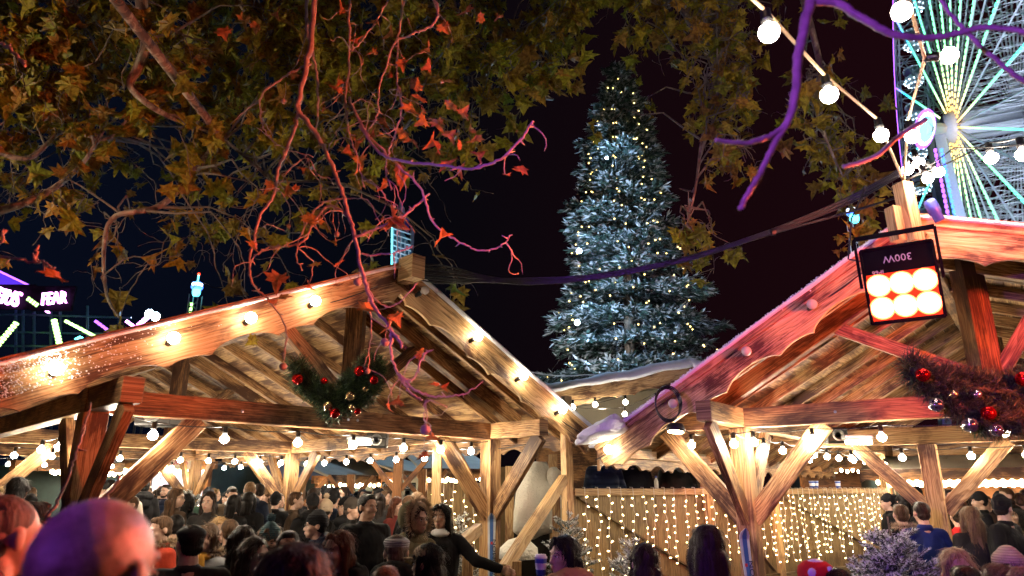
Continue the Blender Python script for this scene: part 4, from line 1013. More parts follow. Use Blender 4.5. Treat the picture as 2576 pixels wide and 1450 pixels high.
for sd in (-4.2, 4.2):
    for e_ in (-1, 1):
        mb = MB(); mb.beam(HUB+N_W*sd*.8, Vector((HUB.x, HUB.y, 0))+H_W*(13*e_)+N_W*sd*1.3, .75, .9); mb.build('support_leg', M['white_steel'], wheel)
mb = MB(); mb.beam(HUB+Vector((0, 0, -.5))-N_W*3.6, Vector((HUB.x, HUB.y, 0))-N_W*3.6, 1.1, 1.1); M['olive_steel'] = plain('olive_steel', (.30, .33, .24), .5, bmp=0); mb.build('tower', M['olive_steel'], wheel)
for X in (2352, 2368):
    p = at(X, 375, 46.5); mb = MB()
    for j in range(26): mb.beam(p-Vector((0, 0, j*.42)), p-Vector((0, 0, j*.42+.26)), .16, .16)
    mb.beam(p, p-Vector((0, 0, 11)), .06, .06); mb.build('light_strip', M['blue_led' if X > 2360 else 'violet_led'], wheel)
dc = at(2326, 325, 45.0); dn = (Vector((0, 0, CAMZ))-dc); dn.normalize(); dn = (Matrix.Rotation(math.radians(70), 3, 'Z') @ dn)
for i, (ra, mm) in enumerate(((1.45, 'violet_led'), (1.2, 'white_led'), (.95, 'cyan_led'))):
    mb = MB(); mb.lathe(dc+dn*.06*i, [(ra*1.02, 0), (ra, .05)], 40, ax=dn); mb.build('hub_disc', M[mm], wheel)
mb = MB(); mb.tube([HUB-N_W*3, dc], .5, 8); mb.build('axle', M['white_steel'], wheel)
# gondolas
gm = MB(); gm.lathe((0, 0, 0), [(.55, -.95), (.85, -.9), (.95, -.3), (.95, 0)], 12); gm.lathe((0, 0, 0), [(1.0, .85), (.9, 1.15), (.3, 1.3)], 12)
gb = gm.mesh('cabin'); gb.materials.append(M['white_steel'])
gp = MB()
for k in range(6): a = PI*k/3; gp.tube([(.88*math.cos(a), .88*math.sin(a), -.05), (.88*math.cos(a), .88*math.sin(a), .9)], .05, 4)
gp = gp.mesh('posts'); gp.materials.append(M['white_steel'])
gl = MB()
for k in range(12): a = PI*k/6; gl.sphere((1.0*math.cos(a), 1.0*math.sin(a), -.55), .085, 1); gl.sphere((.7*math.cos(a), .7*math.sin(a), -1.0), .08, 1); gl.sphere((.9*math.cos(a), .9*math.sin(a), 1.0), .06, 1)
gl = gl.mesh('lights'); gl.materials.append(M['white_led'])
n = 0
for k in range(NS):
    a = 2*PI*(k+.85)/NS; p = WP(a, RW+.1, 0)
    v = p-Vector((0, 0, CAMZ)); X = 1288+F*v.x/(v.y*CP+v.z*SP); Y = 725-F*(-v.y*SP+v.z*CP)/(v.y*CP+v.z*SP)
    if not (2150 < X < 2660 and -80 < Y < 620): continue
    g_ = thing('gondola', 'white ferris wheel gondola ringed with small white lights on the left rim', 'gondola', p-Vector((0, 0, 1.5)), 'gondolas of the ferris wheel')
    for nm, me in (('cabin', gb), ('posts', gp), ('lights', gl)):
        o = bpy.data.objects.new(nm, me); col.objects.link(o); o.parent = g_
    n += 1
l = bpy.data.lights.new('lamp', 'SPOT'); l.energy = 32000; l.color = (.70, .80, 1); l.spot_size = math.radians(75); l.shadow_soft_size = .6  # assumed spot, added out of view to light the wheel's steel
o = bpy.data.objects.new('lamp', l); col.objects.link(o); o.parent = wheel; o.matrix_parent_inverse = parent_inv(wheel); o.location = (22, 22, 6); o.rotation_euler = (HUB+Vector((2, 4, 0))-Vector((22, 22, 6))).to_track_quat('-Z', 'Y').to_euler()

# ================================================================ rides and towers far away
def tower(label, X, Yt, Yb, d, w_, top=True):
    b0 = at(X, Yb, d); b0.z = 0; t_ = at(X, Yt, d); root = thing('ride_tower', label, 'tower', b0)
    H_ = t_.z; n = 14; z0 = 0
    mb = MB()
    for sx in (-1, 1):
        for sy in (-1, 1): mb.tube([b0+Vector((sx*w_/2, sy*w_/2, 0)), b0+Vector((sx*w_/2, sy*w_/2, H_-2.4))], w_*.05, 4)
    for k in range(int((H_-3)/w_)):
        for sx in (-1, 1): mb.tube([b0+Vector((-sx*w_/2, -w_/2, k*w_)), b0+Vector((sx*w_/2, -w_/2, (k+1)*w_))], w_*.035, 4)
    mb.build('lattice', M['white_steel'], root)
    mb = MB()
    for k in range(int((H_-3)/(w_*.55))): mb.beam(b0+Vector((-.1*w_, -w_*.52, k*w_*.55)), b0+Vector((-.1*w_, -w_*.52, k*w_*.55+w_*.35)), w_*.25, w_*.05)
    mb.build('light_strip', M['green_led' if top else 'white_led'], root)
    for z_, r_, hh, mm in ((2.45, .42, .7, 'cyan_led'), (1.75, .62, .35, 'blue_led'), (1.40, .56, .3, 'white_led'), (1.1, .5, .12, 'blue_led')):
        mb = MB(); mb.lathe(b0+Vector((0, 0, H_-z_)), [(w_*r_*.8, 0), (w_*r_, hh*.4), (w_*r_, hh)], 14); mb.build('crown_ring', M[mm], root)
    if top:
        mb = MB(); mb.tube([b0+Vector((0, 0, H_-1.0)), b0+Vector((0, 0, H_-.15))], w_*.09, 6); mb.build('mast', M['cyan_led'], root)
        mb = MB(); mb.sphere(b0+Vector((0, 0, H_)), w_*.14, 1); mb.build('beacon', emit('red_beacon', (1, .05, .02), 6, False), root)
tower('lit drop tower ride with a green white shaft and blue crown beyond the left roof', 485, 690, 800, 70, .95)
tower('blue lit tower beyond the right roof below the cables', 2163, 500, 640, 60, 1.0, False)
# tall sloping sign board behind the left ridge
c0 = at(985, 665, 40); M['blue_board'] = plain('blue_board', (.10, .22, .30), .5, var=.5, scale=1.2, bmp=0)
p = [at(988, 560, 40), at(1004, 565, 40), at(1036, 625, 40), at(1034, 680, 40), at(986, 680, 40)]
mb = MB(); b0 = [x+Vector((0, .4, 0)) for x in p]; mb.add(p+b0, [(4, 3, 2, 1, 0), (5, 6, 7, 8, 9)]+[(i, (i+1) % 5, 5+(i+1) % 5, 5+i) for i in range(5)])
root = thing('sign_board', 'blue lit sloping lattice board rising behind the left ridge', 'sign board', (c0.x, 40, 0)); mb.build('board', M['blue_board'], root)
mb = MB()
for k in range(8): mb.tube([at(988, 575+k*14, 39.8), at(1034, 590+k*14, 39.8)], .05, 4)
for k in range(5): mb.tube([at(990+k*10, 570+k*12, 39.8), at(986+k*10, 680, 39.8)], .05, 4)
mb.build('lattice', M['white_steel'], root)
mb = MB(); mb.beam(at(986, 560, 39.7), at(985, 675, 39.7), .06, .06); mb.build('light_strip', M['cyan_led'], root)
mb = MB(); q0 = at(1012, 680, 40); mb.beam(Vector((q0.x, 40.2, 0)), q0+Vector((0, .2, 0)), .5, .5); mb.build('mast', M['white_steel'], root)
l = bpy.data.lights.new('lamp', 'AREA'); l.energy = 260; l.size = 1; l.color = (.4, .8, 1); o = bpy.data.objects.new('lamp', l); col.objects.link(o); o.parent = root; o.matrix_parent_inverse = parent_inv(root); o.location = (c0.x-1, 37, 10); o.rotation_euler = (p[2]-Vector((c0.x-1, 37, 10))).to_track_quat('-Z', 'Y').to_euler()
for X, pts in ((1010, [(1006, 508), (1018, 525), (1018, 560), (1004, 550)]), (1022, [(1018, 545), (1030, 552), (1028, 592), (1016, 585)]), (1036, [(1034, 572), (1042, 585), (1040, 630), (1031, 622)])):
    P4 = [at(x, y, 41) for x, y in pts]; mb = MB(); mb.add(P4+[v+Vector((0, .05, 0)) for v in P4], [(3, 2, 1, 0), (4, 5, 6, 7), (0, 1, 5, 4), (1, 2, 6, 5), (2, 3, 7, 6), (3, 0, 4, 7)])
    root = thing('flag', {1010: 'pale blue flag, highest of three above the sloping board', 1022: 'deep blue flag between two pale ones above the sloping board', 1036: 'lowest pale flag right of the sloping board'}[X], 'flag', P4[3]); mb.build('cloth', plain('flag_cloth', (.30, .40, .55) if X != 1022 else (.03, .06, .5), .8), root)
    mb = MB(); mb.tube([P4[0], Vector((P4[0].x, 41, 0))], .04, 4); mb.build('flagpole', M['metal'], root)
M['blue_cabin'] = plain('blue_cabin', (.02, .05, .11), .4, var=.3, scale=1)
# left: fairground ride with neon words
M['pink_neon'] = emit('pink_neon', (1, .30, 1), 6, False)
M['violet_panel'] = emit('violet_panel', (.12, .04, .9), .55, False)
ride = thing('fairground_ride', 'fairground ride at the left edge with violet panels and pink neon words', 'ride', at(60, 1228, 24))
def ridebar(a, b, mm, w_=.10, n=0, nm='light_bar'):
    a = at(*a); b = at(*b); mb = MB()
    if n:
        for k in range(n): mb.beam(a.lerp(b, k/n), a.lerp(b, (k+.6)/n), w_, w_)
        mb.beam(a, b, w_*.3, w_*.3)
    else: mb.beam(a, b, w_, w_)
    mb.build(nm, M[mm], ride)
fx = rot_from(at(60, 760, 24)-at(0, 752, 24), (0, 0, 1))
text_obj('THUS', M['pink_neon'], .80, at(10, 748, 23.8), rot_from(at(60, 758, 24)-at(0, 744, 24), (0, 0, 1)), ride, 'neon_word', .05, sx=.62)
text_obj('FEAR', M['pink_neon'], .66, at(136, 752, 23.8), rot_from(at(60, 750, 24)-at(0, 756, 24), (0.05, 0, 1)), ride, 'neon_word', .05, sx=.62)
for X, Y, ww, hh in ((14, 748, 2.1, .95), (136, 752, 1.5, .95)):
    c = at(X, Y, 24); mb = MB(); mb.beam(c-Vector((ww/2, 0, 0)), c+Vector((ww/2, 0, 0)), .1, hh); mb.build('sign_panel', plain('sign_back', (.004, .003, .006), .9, spec=.05), ride)
mb = MB(); P4 = [at(-60, 655, 25), at(118, 742, 25), at(118, 765, 25), at(-60, 745, 25)]; mb.add(P4+[v+Vector((0, .3, 0)) for v in P4], [(3, 2, 1, 0), (4, 5, 6, 7), (0, 1, 5, 4), (1, 2, 6, 5), (2, 3, 7, 6), (3, 0, 4, 7)]); mb.build('canopy_panel', M['violet_panel'], ride)
ridebar((-60, 655, 24.8), (118, 740, 24.8), 'violet_led', .07, 26)
ridebar((-20, 715, 24), (40, 748, 24), 'pink_led', .14); ridebar((72, 752, 24), (100, 772, 24), 'green_led', .14, 4); ridebar((100, 770, 24), (125, 788, 24), 'pink_led', .09, 3)
ridebar((42, 812, 24), (-15, 880, 24), 'green_led', .13, 9); ridebar((136, 805, 24), (150, 868, 24), 'green_led', .14, 8); ridebar((150, 868, 24), (150, 900, 24), 'violet_led', .14, 5)
ridebar((165, 808, 24), (245, 850, 24), 'green_led', .10, 7); ridebar((240, 808, 24), (290, 845, 24), 'violet_led', .09, 6); ridebar((318, 808, 24), (345, 828, 24), 'pink_led', .10, 3); ridebar((347, 820, 24), (372, 798, 24), 'pink_led', .12, 6)
ridebar((196, 865, 24), (214, 875, 24), 'pink_led', .3); ridebar((198, 850, 24), (203, 862, 24), 'cyan_led', .2)
for a, b in (((-20, 790, 25), (330, 800, 25)), ((-20, 835, 25), (330, 842, 25)), ((-20, 870, 25), (330, 875, 25))): ridebar(a, b, 'blue_cabin', .06, 0, 'rail')
for X in (-10, 40, 58, 86, 128, 152, 220, 300): ridebar((X, 770, 25.2), (X, 1225, 25.2), 'blue_cabin', .07, 0, 'strut')
for X, Y, nm in ((376, 790, 'left of two blue white spotlights shining above the left roof'), (392, 797, 'right of two blue white spotlights shining above the left roof')):
    c = at(X, Y, 26); mb = MB(); mb.lathe(c, [(.17, 0), (.17, .02), (.001, .05)], 14, ax=(0, -1, -.1)); root = thing('spotlight', nm, 'spotlight', (c.x, c.y, 0), 'spotlights on the ride'); mb.build('lens', M['cold_lamp'], root)
    mb = MB(); mb.lathe(c, [(.19, -.01), (.19, .2), (.1, .3)], 14, ax=(0, 1, .1)); mb.build('housing', M['black'], root); mb = MB(); mb.tube([c+Vector((0, .2, 0)), (c.x, c.y+.2, 0)], .05, 5); mb.build('mast', M['black'], root)

# ================================================================ raised hut with balcony
F0 = at(1430, 1235, 9.4); F1 = at(2180, 1240, 13.4); F0.z = F1.z = 0
fu = (F1-F0).normalized(); fn = Vector((-fu.y, fu.x, 0)); FL = (F1-F0).length; ZT = 1.78
hut = thing('balcony_hut', 'raised wooden hut with a plank balcony front and a snow edged gable', 'hut', F0)
def FPt(t, b, z): return F0+fu*t+fn*b+Vector((0, 0, z))
def tX(X, d0=F0):   # distance along the balcony front seen at pixel column X
    k = ((X-1288)/F)*1.029; return (k*F0.y-F0.x)/(fu.x-k*fu.y)
M['platform'] = M['panel_wood']
posts_t = [-.06, tX(1745), tX(2165)]
def panel(t0, t1):
    mb = MB(); n = max(1, int((t1-t0)/.19)); 
    for i in range(n): mb.beam(FPt(t0+(t1-t0)*(i+.5)/n, .05, .42), FPt(t0+(t1-t0)*(i+.5)/n, .05, ZT-.09), .022, (t1-t0)/n-.004, up=fu)
    mb.build('planks', M['panel_wood'], hut)
    mb = MB(); mb.beam(FPt(t0, 0, ZT-.05), FPt(t1, 0, ZT-.05), .13, .09); mb.build('top_rail', M['wood_light'], hut, bevel=.005)
    mb = MB(); mb.beam(FPt(t0, .02, .40), FPt(t1, .02, .40), .07, .12); mb.build('bottom_rail', M['panel_wood'], hut, bevel=.005)
    mb = MB(); mb.beam(FPt(t0+.1, .028, ZT-.12), FPt(t1-.1, .028, .5), .02, .10, up=fn); mb.build('diagonal_board', M['panel_wood'], hut)
edges = [0, tX(1745), tX(1900), tX(2165)]
for a, b in zip(edges, edges[1:]): panel(a+.06, b-.06)
for t in edges:
    for off in (0,):
        mb = MB(); mb.beam(FPt(t, .02, 0), FPt(t, .02, 3.0 if t != edges[2] else ZT-.1), .12, .12, up=fu); mb.build('post', M['wood_light'], hut, bevel=.005)
mb = MB(); mb.beam(FPt(.1, 2.2, .36), FPt(FL, 2.2, .36), 4.2, .08); mb.build('floor', M['panel_wood'], hut)
mb = MB(); mb.beam(FPt(2.6, 4.3, 1.7), FPt(FL+1, 4.3, 1.7), .08, 2.9); mb.build('back_wall', M['wood_dark'], hut)
# gable board with snow
g0 = at(1372, 988, 12.0); g1 = at(1740, 918, 12.9); gx = (g1-g0); g2 = g0+gx*2.4; g2.z = g1.z-.9
M['awning'] = plain('cream_awning', (.46, .42, .33), .7, var=.12, scale=3)
mb = MB(); mb.board(g0, g1, .36, .04, gx.cross(Vector((0, 0, 1))), scallop(.9, .07), (0, 0, 1), n=60); mb.build('bargeboard', M['wood_bb'], hut)
mb = MB(); mb.board(g1, g2, .36, .04, gx.cross(Vector((0, 0, 1))), scallop(.9, .07), (0, 0, 1), n=40); mb.build('bargeboard', M['wood_bb'], hut)
dep = Vector((.25, 3.2, 0))
for a, b in ((g0, g1), (g1, g2)):
    mb = MB(); mb.add([a, b, b+dep, a+dep, a+Vector((0, 0, .03)), b+Vector((0, 0, .03)), b+dep+Vector((0, 0, .03)), a+dep+Vector((0, 0, .03))], [(0, 3, 2, 1), (4, 5, 6, 7), (0, 1, 5, 4), (1, 2, 6, 5), (2, 3, 7, 6), (3, 0, 4, 7)]); mb.build('roof', M['awning'], hut)
    sn = MB(); nn, mm = 40, 16; vs = []; fs = []
    for i in range(nn+1):
        for j in range(mm+1):
            p_ = a.lerp(b, i/nn)+dep*(j/mm)-Vector((0, .09, 0)); h = .03+.17*min(1, j/2.2)**.6+.05*noise.noise(p_*1.7)+.015*noise.noise(p_*9)
            if j == 0: p_ = p_+Vector((0, .01, .0)); 
            vs.append(p_+Vector((0, 0, h)))
    for i in range(nn):
        for j in range(mm): q = i*(mm+1)+j; fs.append((q, q+mm+1, q+mm+2, q+1))
    sn.add(vs, fs); o = sn.build('roof_snow', M['snow'], hut, smooth=True); so = o.modifiers.new('t', 'SOLIDIFY'); so.thickness = .08; so.offset = -1
mb = MB(); mb.add([g0+dep*.9-Vector((0, 0, .75)), g2+dep*.9-Vector((0, 0, .75)), g2+dep*.9, g1+dep*.9, g0+dep*.9], [(0, 1, 2, 3, 4)]); mb.build('inner_wall', M['awning'], hut)
festoon('bulbs strung under the snow edged gable of the hut', [at(1441, 1018, 12), at(1497, 1012, 12.1), at(1573, 1006, 12.2), at(1443, 1036, 12.4), at(1571, 1036, 12.8), at(1650, 1000, 12.5)], kinds=['top']*6, sag=.03, scale=1.1)
for z_ in (0,):
    l = bpy.data.lights.new('lamp', 'POINT'); l.energy = 45; l.color = (1, .82, .55); l.shadow_soft_size = .05; o = bpy.data.objects.new('lamp', l); col.objects.link(o); o.parent = hut; o.matrix_parent_inverse = parent_inv(hut); o.location = at(1520, 1030, 12.6)
# stair in front of the dark doorway
stair = thing('stair', 'wooden stair with a sloping square handrail in front of the dark doorway', 'stairs', at(1340, 1400, 9.2)*1)
for k in range(3):
    c = at(1330, 1400, 9.0); mb = MB(); mb.box((c.x, 9.0+k*.28, .09+.12*k), 1.5, .30, .05); mb.build('tread', M['panel_wood'], stair)
mb = MB(); mb.beam(at(1268, 1432, 8.0), at(1418, 1205, 9.2), .10, .13); mb.build('handrail', M['wood_light'], stair, bevel=.006)
for X, d_, zt in ((1300, 8.1, 1.0), (1398, 9.05, 1.75)):
    c = at(X, 1228, d_); mb = MB(); mb.beam((c.x, d_, 0), (c.x, d_, zt), .10, .10, up=(0, 1, 0)); mb.build('newel', M['wood_light'], stair, bevel=.005)
stair2 = thing('stair', 'wooden stair rail right of the woman who reaches out her hand', 'stairs', at(1170, 1400, 7.6))
mb = MB(); mb.beam(at(1120, 1400, 7.2), at(1205, 1330, 8.0), .09, .12); mb.build('handrail', M['wood_light'], stair2, bevel=.006)
c = at(1180, 1228, 7.6); mb = MB(); mb.beam((c.x, 7.6, 0), (c.x, 7.6, 1.2), .11, .11, up=(0, 1, 0)); mb.build('newel', M['wood_light'], stair2, bevel=.005)
# plank wall left of the doorway with posts
lw = thing('plank_wall', 'plank wall with timber posts behind the right front post of the left pavilion', 'wall', at(1120, 1228, 11))
def wall_between(X0, X1, d0, d1, z0_, z1_, root, m_='panel_wood', nm='planks'):
    a = at(X0, 1228, d0); b = at(X1, 1228, d1); a.z = b.z = 0; ax = (b-a).normalized(); n = max(1, int((b-a).length/.18)); mb = MB()
    for i in range(n): p_ = a.lerp(b, (i+.5)/n); mb.beam(p_+Vector((0, 0, z0_)), p_+Vector((0, 0, z1_)), .022, (b-a).length/n-.004, up=ax)
    return mb.build(nm, M[m_], root)
wall_between(1075, 1225, 10.6, 10.9, .2, 1.86, lw); wall_between(1225, 1275, 10.9, 11.0, .2, 2.1, lw)
for X, d_, zt in ((1098, 10.3, 2.35), (1282, 10.6, 2.1), (1392, 11.2, 2.3)):
    c = at(X, 1228, d_); mb = MB(); mb.beam((c.x, d_, 0), (c.x, d_, zt), .13, .13, up=(0, 1, 0)); mb.build('post', M['wood_light'], lw, bevel=.005)
a = at(1285, 1228, 11.6); b = at(1420, 1228, 11.9); mb = MB(); mb.beam((a.x, 11.6, .7), (b.x, 11.9, .7), .04, 1.5); mb.build('doorway_darkness', M['black'], lw)  # black sheet stands in for the darkness inside the doorway
# hanging fleece
M['fleece'] = plain('cream_fleece', (.56, .53, .44), .95, var=.10, scale=5, bmp=.7, bscale=30, bdist=.03, sheen=.3)
mb = MB(); nn = 26; vs = []; fs = []; c = at(1345, 1240, 10.2)
for i in range(nn+1):
    t = i/nn; z = 2.15-1.02*t; w_ = .16+.20*min(1, t*1.5)
    for j in range(28):
        a = 2*PI*j/28; f_ = 1+.16*math.sin(3*a+t*2)+.06*math.sin(7*a+t*5); end = math.sqrt(max(.02, 1-max(0, (t-.9)/.1)**2))
        vs.append((c.x+.02*math.sin(t*3)+w_*f_*end*math.cos(a), 10.2+.09*f_*end*math.sin(a), z+.05*math.cos(a+1)*t))
for i in range(nn):
    for j in range(28): q = i*28+j; q2 = i*28+(j+1) % 28; fs.append((q, q+28, q2+28, q2))
mb.add(vs, fs+[tuple(range(28)), tuple(reversed(range(nn*28, nn*28+28)))]); o = mb.build('hanging_fleece', M['fleece'], smooth=True); tag(o, 'large cream fleece hanging in the doorway above the sloping handrail', 'fleece')
mb = MB(); mb.lathe(at(1393, 1204, 10.2), [(.02, -.11), (.08, -.09), (.11, 0), (.10, .10), (.04, .16)], 16); o = mb.build('fleece_bundle', M['fleece'], smooth=True); tag(o, 'small round cream fleece bundle right of the large hanging fleece', 'fleece')
mb = MB(); mb.lathe(at(1305, 1405, 8.8), [(.24, 0), (.23, .12), (.13, .21), (.02, .24)], 18); o = mb.build('white_cushion', M['fleece'], smooth=True); tag(o, 'rounded white cushion on the step below the sloping handrail', 'cushion')
# curtains of warm lights
M['white_cord'] = plain('white_cord', (.55, .48, .40), .5, bmp=0)
capV = MB(); capV.lathe((0, 0, 0), [(.003, 0), (.008, .006), (.009, .018), (.007, .030), (.001, .036)], 6); led_me = capV.mesh('led'); led_me.materials.append(M['led'])
def curtain(label, t0, t1, pitch, L_, seed, fpt=FPt, z=ZT, step=.105):
    rr = random.Random(seed); root = thing('light_curtain', label, 'string lights', fpt((t0+t1)/2, -.1, z), 'curtains of warm lights')
    n = max(1, int((t1-t0)/pitch)); cnt = 0
    for i in range(n):
        t = t0+(t1-t0)*(i+.5)/n+rr.gauss(0, .012); pts = []; z_ = z-.06-rr.uniform(0, .06); x = t; nl_ = L_*rr.uniform(.85, 1.1)
        while z_ > z-nl_: pts.append(fpt(x, -.085+rr.gauss(0, .008), z_)); z_ -= .05; x += rr.gauss(0, .007)+(.0015 if i % 2 else -.001)
        mb = MB(); mb.tube([fpt(t, -.02, z+.012), fpt(t, -.078, z+.01)]+pts, .0045, 4); st = mb.build('strand', M['white_cord'], root)
        for k in range(1, len(pts), 2):
            if cnt >= 100: break
            p_ = pts[k]; sg = rr.choice((-1, 1)); dv = (fu*sg*rr.uniform(.6, 1)+Vector((rr.gauss(0, .2), rr.gauss(0, .3), rr.gauss(0, .45)))).normalized()
            o = bpy.data.objects.new('led', led_me); col.objects.link(o); o.parent = st; o.matrix_parent_inverse = parent_inv(st)
            o.matrix_basis = Matrix.Translation(p_+dv*.012) @ Vector((0, 0, 1)).rotation_difference(dv).to_matrix().to_4x4(); cnt += 1
te = [tX(x) for x in (1436, 1600, 1738, 1830, 1930, 2010, 2080, 2128, 2178)]
lab = ['curtain of warm fairy lights on the balcony front, leftmost, beside the slim snowy fir', 'curtain of fairy lights left of the tall balcony post, behind the dark haired heads', 'curtain of fairy lights between the tall balcony post and the pavilion post', 'curtain of fairy lights directly behind the right pavilion post', 'curtain of fairy lights just right of the right pavilion post', 'dense curtain of fairy lights above the red and white hat', 'dense curtain of fairy lights left of the bushy snowy fir', 'densest and rightmost curtain of fairy lights at the balcony corner']
for i in range(8): curtain(lab[i], te[i], te[i+1], .20 if i < 3 else .135, 1.12, 60+i)
la = at(1075, 1228, 10.45); lb = at(1235, 1228, 10.75); la.z = lb.z = 0; lax = (lb-la).normalized()
curtain('small curtain of warm lights on the plank wall left of the right front post', .05, .95, .15, 1.0, 80, lambda t, b, z: la+lax*t+Vector((0, b, z)), 1.84)
curtain('few warm lights above the dark doorway', 1.15, 1.6, .16, .32, 81, lambda t, b, z: la+lax*t+Vector((0, b, z)), 1.92)
# cups and bottle on the rail
M['cup_blue'] = plain('paper_cup_blue', (.06, .12, .45), .5, bmp=0); M['cup_white'] = plain('paper_cup_white', (.75, .76, .80), .5, bmp=0)
def cup(label, p, s=1.0, lid=False, m_='cup_blue', grp=None):
    root = thing('paper_cup', label, 'cup', p, grp); mb = MB(); mb.lathe(p, [(.028*s, 0), (.037*s, .09*s), (.038*s, .10*s)], 16); mb.build('cup_body', M[m_], root, smooth=True)
    mb = MB()
    if lid: mb.lathe(p, [(.040*s, .098*s), (.041*s, .108*s), (.034*s, .112*s), (.033*s, .122*s)], 16)
    else: mb.lathe(p, [(.039*s, .096*s), (.040*s, .103*s)], 16)
    mb.build('lid' if lid else 'rim', M['cup_white'], root, smooth=True); mb = MB(); mb.lathe(p, [(.0325*s, .035*s), (.0365*s, .072*s)], 16); mb.build('print_band', M['cup_white'], root)
for X, nm in ((1992, 'patterned paper cup left of two on the balcony rail'), (2001, 'patterned paper cup right of the pair on the balcony rail'), (2053, 'single patterned paper cup on the balcony rail above the red hat')):
    cup(nm, FPt(tX(X), .0, ZT-.004), 1.25, grp='paper cups on the balcony rail')
root = thing('bottle', 'small clear water bottle with a blue cap on the balcony rail', 'bottle', FPt(tX(1627), 0, ZT)); mb = MB(); mb.lathe(FPt(tX(1627), 0, ZT-.003), [(.03, 0), (.03, .10), (.012, .15)], 12); mb.build('bottle_body', M['clear'], root, smooth=True); mb = MB(); mb.lathe(FPt(tX(1627), 0, ZT-.003), [(.015, .148), (.015, .175)], 10); mb.build('cap', M['blue_plastic'], root)

# ================================================================ stalls around the square
def stall(name, label, X0, X1, d0, d1, z1, body, counter=True, glow=None, sign=None, nb=0, roofm='awning', rows=2, bulbm='bulb_far', over=.7, depth=2.2, power=60, wallz=(1.0, 2.3)):
    a = at(X0, 1228, d0); b = at(X1, 1228, d1); a.z = b.z = 0; ax = (b-a).normalized(); nb_ = Vector((-ax.y, ax.x, 0)); L_ = (b-a).length
    root = thing(name, label, 'stall', (a+b)/2)
    P_ = lambda t, q, z: a+ax*t+nb_*q+Vector((0, 0, z))
    for t in np.linspace(0, L_, max(2, int(L_/2.4)+1)): mb = MB(); mb.beam(P_(t, 0, 0), P_(t, 0, z1), .13, .13, up=ax); mb.build('post', M['orange_wood'], root)
    mb = MB(); mb.beam(P_(0, depth, z1/2), P_(L_, depth, z1/2), .05, z1); mb.build('back_wall', glow or M[body], root)
    for t in (0, L_): mb = MB(); mb.beam(P_(t, .1, z1/2), P_(t, depth, z1/2), .04, z1); mb.build('side_wall', M['dark_panel'], root)
    if counter: mb = MB(); mb.beam(P_(0, -.1, .5), P_(L_, -.1, .5), .08, 1.0); mb.build('counter', M[body], root); mb = MB(); mb.beam(P_(0, -.1, 1.03), P_(L_, -.1, 1.03), .4, .05); mb.build('counter_top', M['orange_wood'], root)
    mb = MB(); mb.beam(P_(-.2, 0, z1), P_(L_+.2, 0, z1), .12, .20); mb.build('beam', M['orange_wood'], root)
    rf = MB(); q = [P_(-.3, -over, z1+.05), P_(L_+.3, -over, z1+.05), P_(L_+.3, depth+.2, z1+.9), P_(-.3, depth+.2, z1+.9)]; up = Vector((0, 0, .06)); rf.add(q+[v+up for v in q], [(3, 2, 1, 0), (4, 5, 6, 7), (0, 1, 5, 4), (1, 2, 6, 5), (2, 3, 7, 6), (3, 0, 4, 7)]); rf.build('roof', M[roofm], root)
    mb = MB(); mb.board(P_(-.3, -over, z1+.12), P_(L_+.3, -over, z1+.12), .26, .03, nb_, scallop(.5, .06), (0, 0, 1), n=int(L_*14)); mb.build('fascia', M['wood_dark'], root)
    rr = random.Random(int(X0))
    for r_ in range(rows):
        fr = thing('festoon_string', f'{"upper" if r_ == 0 else "lower"} row of small warm bulbs on the {label.split(" with ")[0].split(" behind")[0].split(" seen")[0]}', 'string lights', P_(L_/2, -over-.03, z1))
        n_ = min(nb, 90); pts = [P_(L_*(k+.5)/n_, -over-.04 if r_ == 0 else -.12, (z1-.13 if r_ == 0 else z1-.15)-.03*(k % 2)) for k in range(n_)]
        mb = MB(); mb.tube([p_+Vector((0, 0, .05)) for p_ in pts], .008, 4); mb.build('cord', M['cable'], fr)
        for p_ in pts: o = bpy.data.objects.new('bulb', FB); col.objects.link(o); o.parent = fr; o.matrix_parent_inverse = parent_inv(fr); o.matrix_basis = Matrix.Translation(p_)
    if power:
        l = bpy.data.lights.new('lamp', 'AREA'); l.shape = 'RECTANGLE'; l.size = L_*.8; l.size_y = .2; l.energy = power; l.color = (1, .8, .6); o = bpy.data.objects.new('lamp', l); col.objects.link(o); o.parent = root; o.matrix_parent_inverse = parent_inv(root); o.location = P_(L_/2, .4, z1-.15)
    return root, P_, L_, ax
fb = MB(); fb.sphere((0, 0, 0), .040, 2, sc3=(1, 1, 1.2)); FB = fb.mesh('bulb', True); FB.materials.append(M['bulb_far'])
M['pink_white'] = emit('interior_glow', (1, .86, .88), 1.0)  # emission on the back wall stands in for the bright stall interior
M['dark_panel'] = plain('dark_green_panel', (.015, .03, .028), .5); M['cream_wall'] = plain('cream_wall', (.55, .50, .40), .7)
root, P_, L_, ax = stall('donut_stall', 'brightly lit white and pink sweets stall with red lettering behind the left pavilion', 225, 520, 19, 18, 2.35, 'cream_wall', glow=M['pink_white'], nb=34, power=220, rows=2)
M['pink_print'] = plain('pink_print', (.42, .04, .10), .6, bmp=0)
mb = MB(); a = at(366, 1161, 17.0); b = at(486, 1162, 16.8); mb.beam(a, b, .05, .36); sg = thing('shop_sign', 'long cream sign reading Hot Fresh Donuts in dark pink letters', 'sign', a); mb.build('sign_board', M['cream_wall'], sg)
text_obj('Hot Fresh Donuts', M['pink_print'], .25, a.lerp(b, .5)+Vector((0, -.035, 0)), rot_from(b-a, (0, 0, 1)), sg, ext=.004, sx=.56)
for X in (372, 474): c = at(X, 1228, 17.25); mb = MB(); mb.beam((c.x, 17.25, 0), (c.x, 17.25, 2.8), .08, .08, up=(0, 1, 0)); mb.build('sign_post', M['orange_wood'], sg)
r_ = random.Random(77)
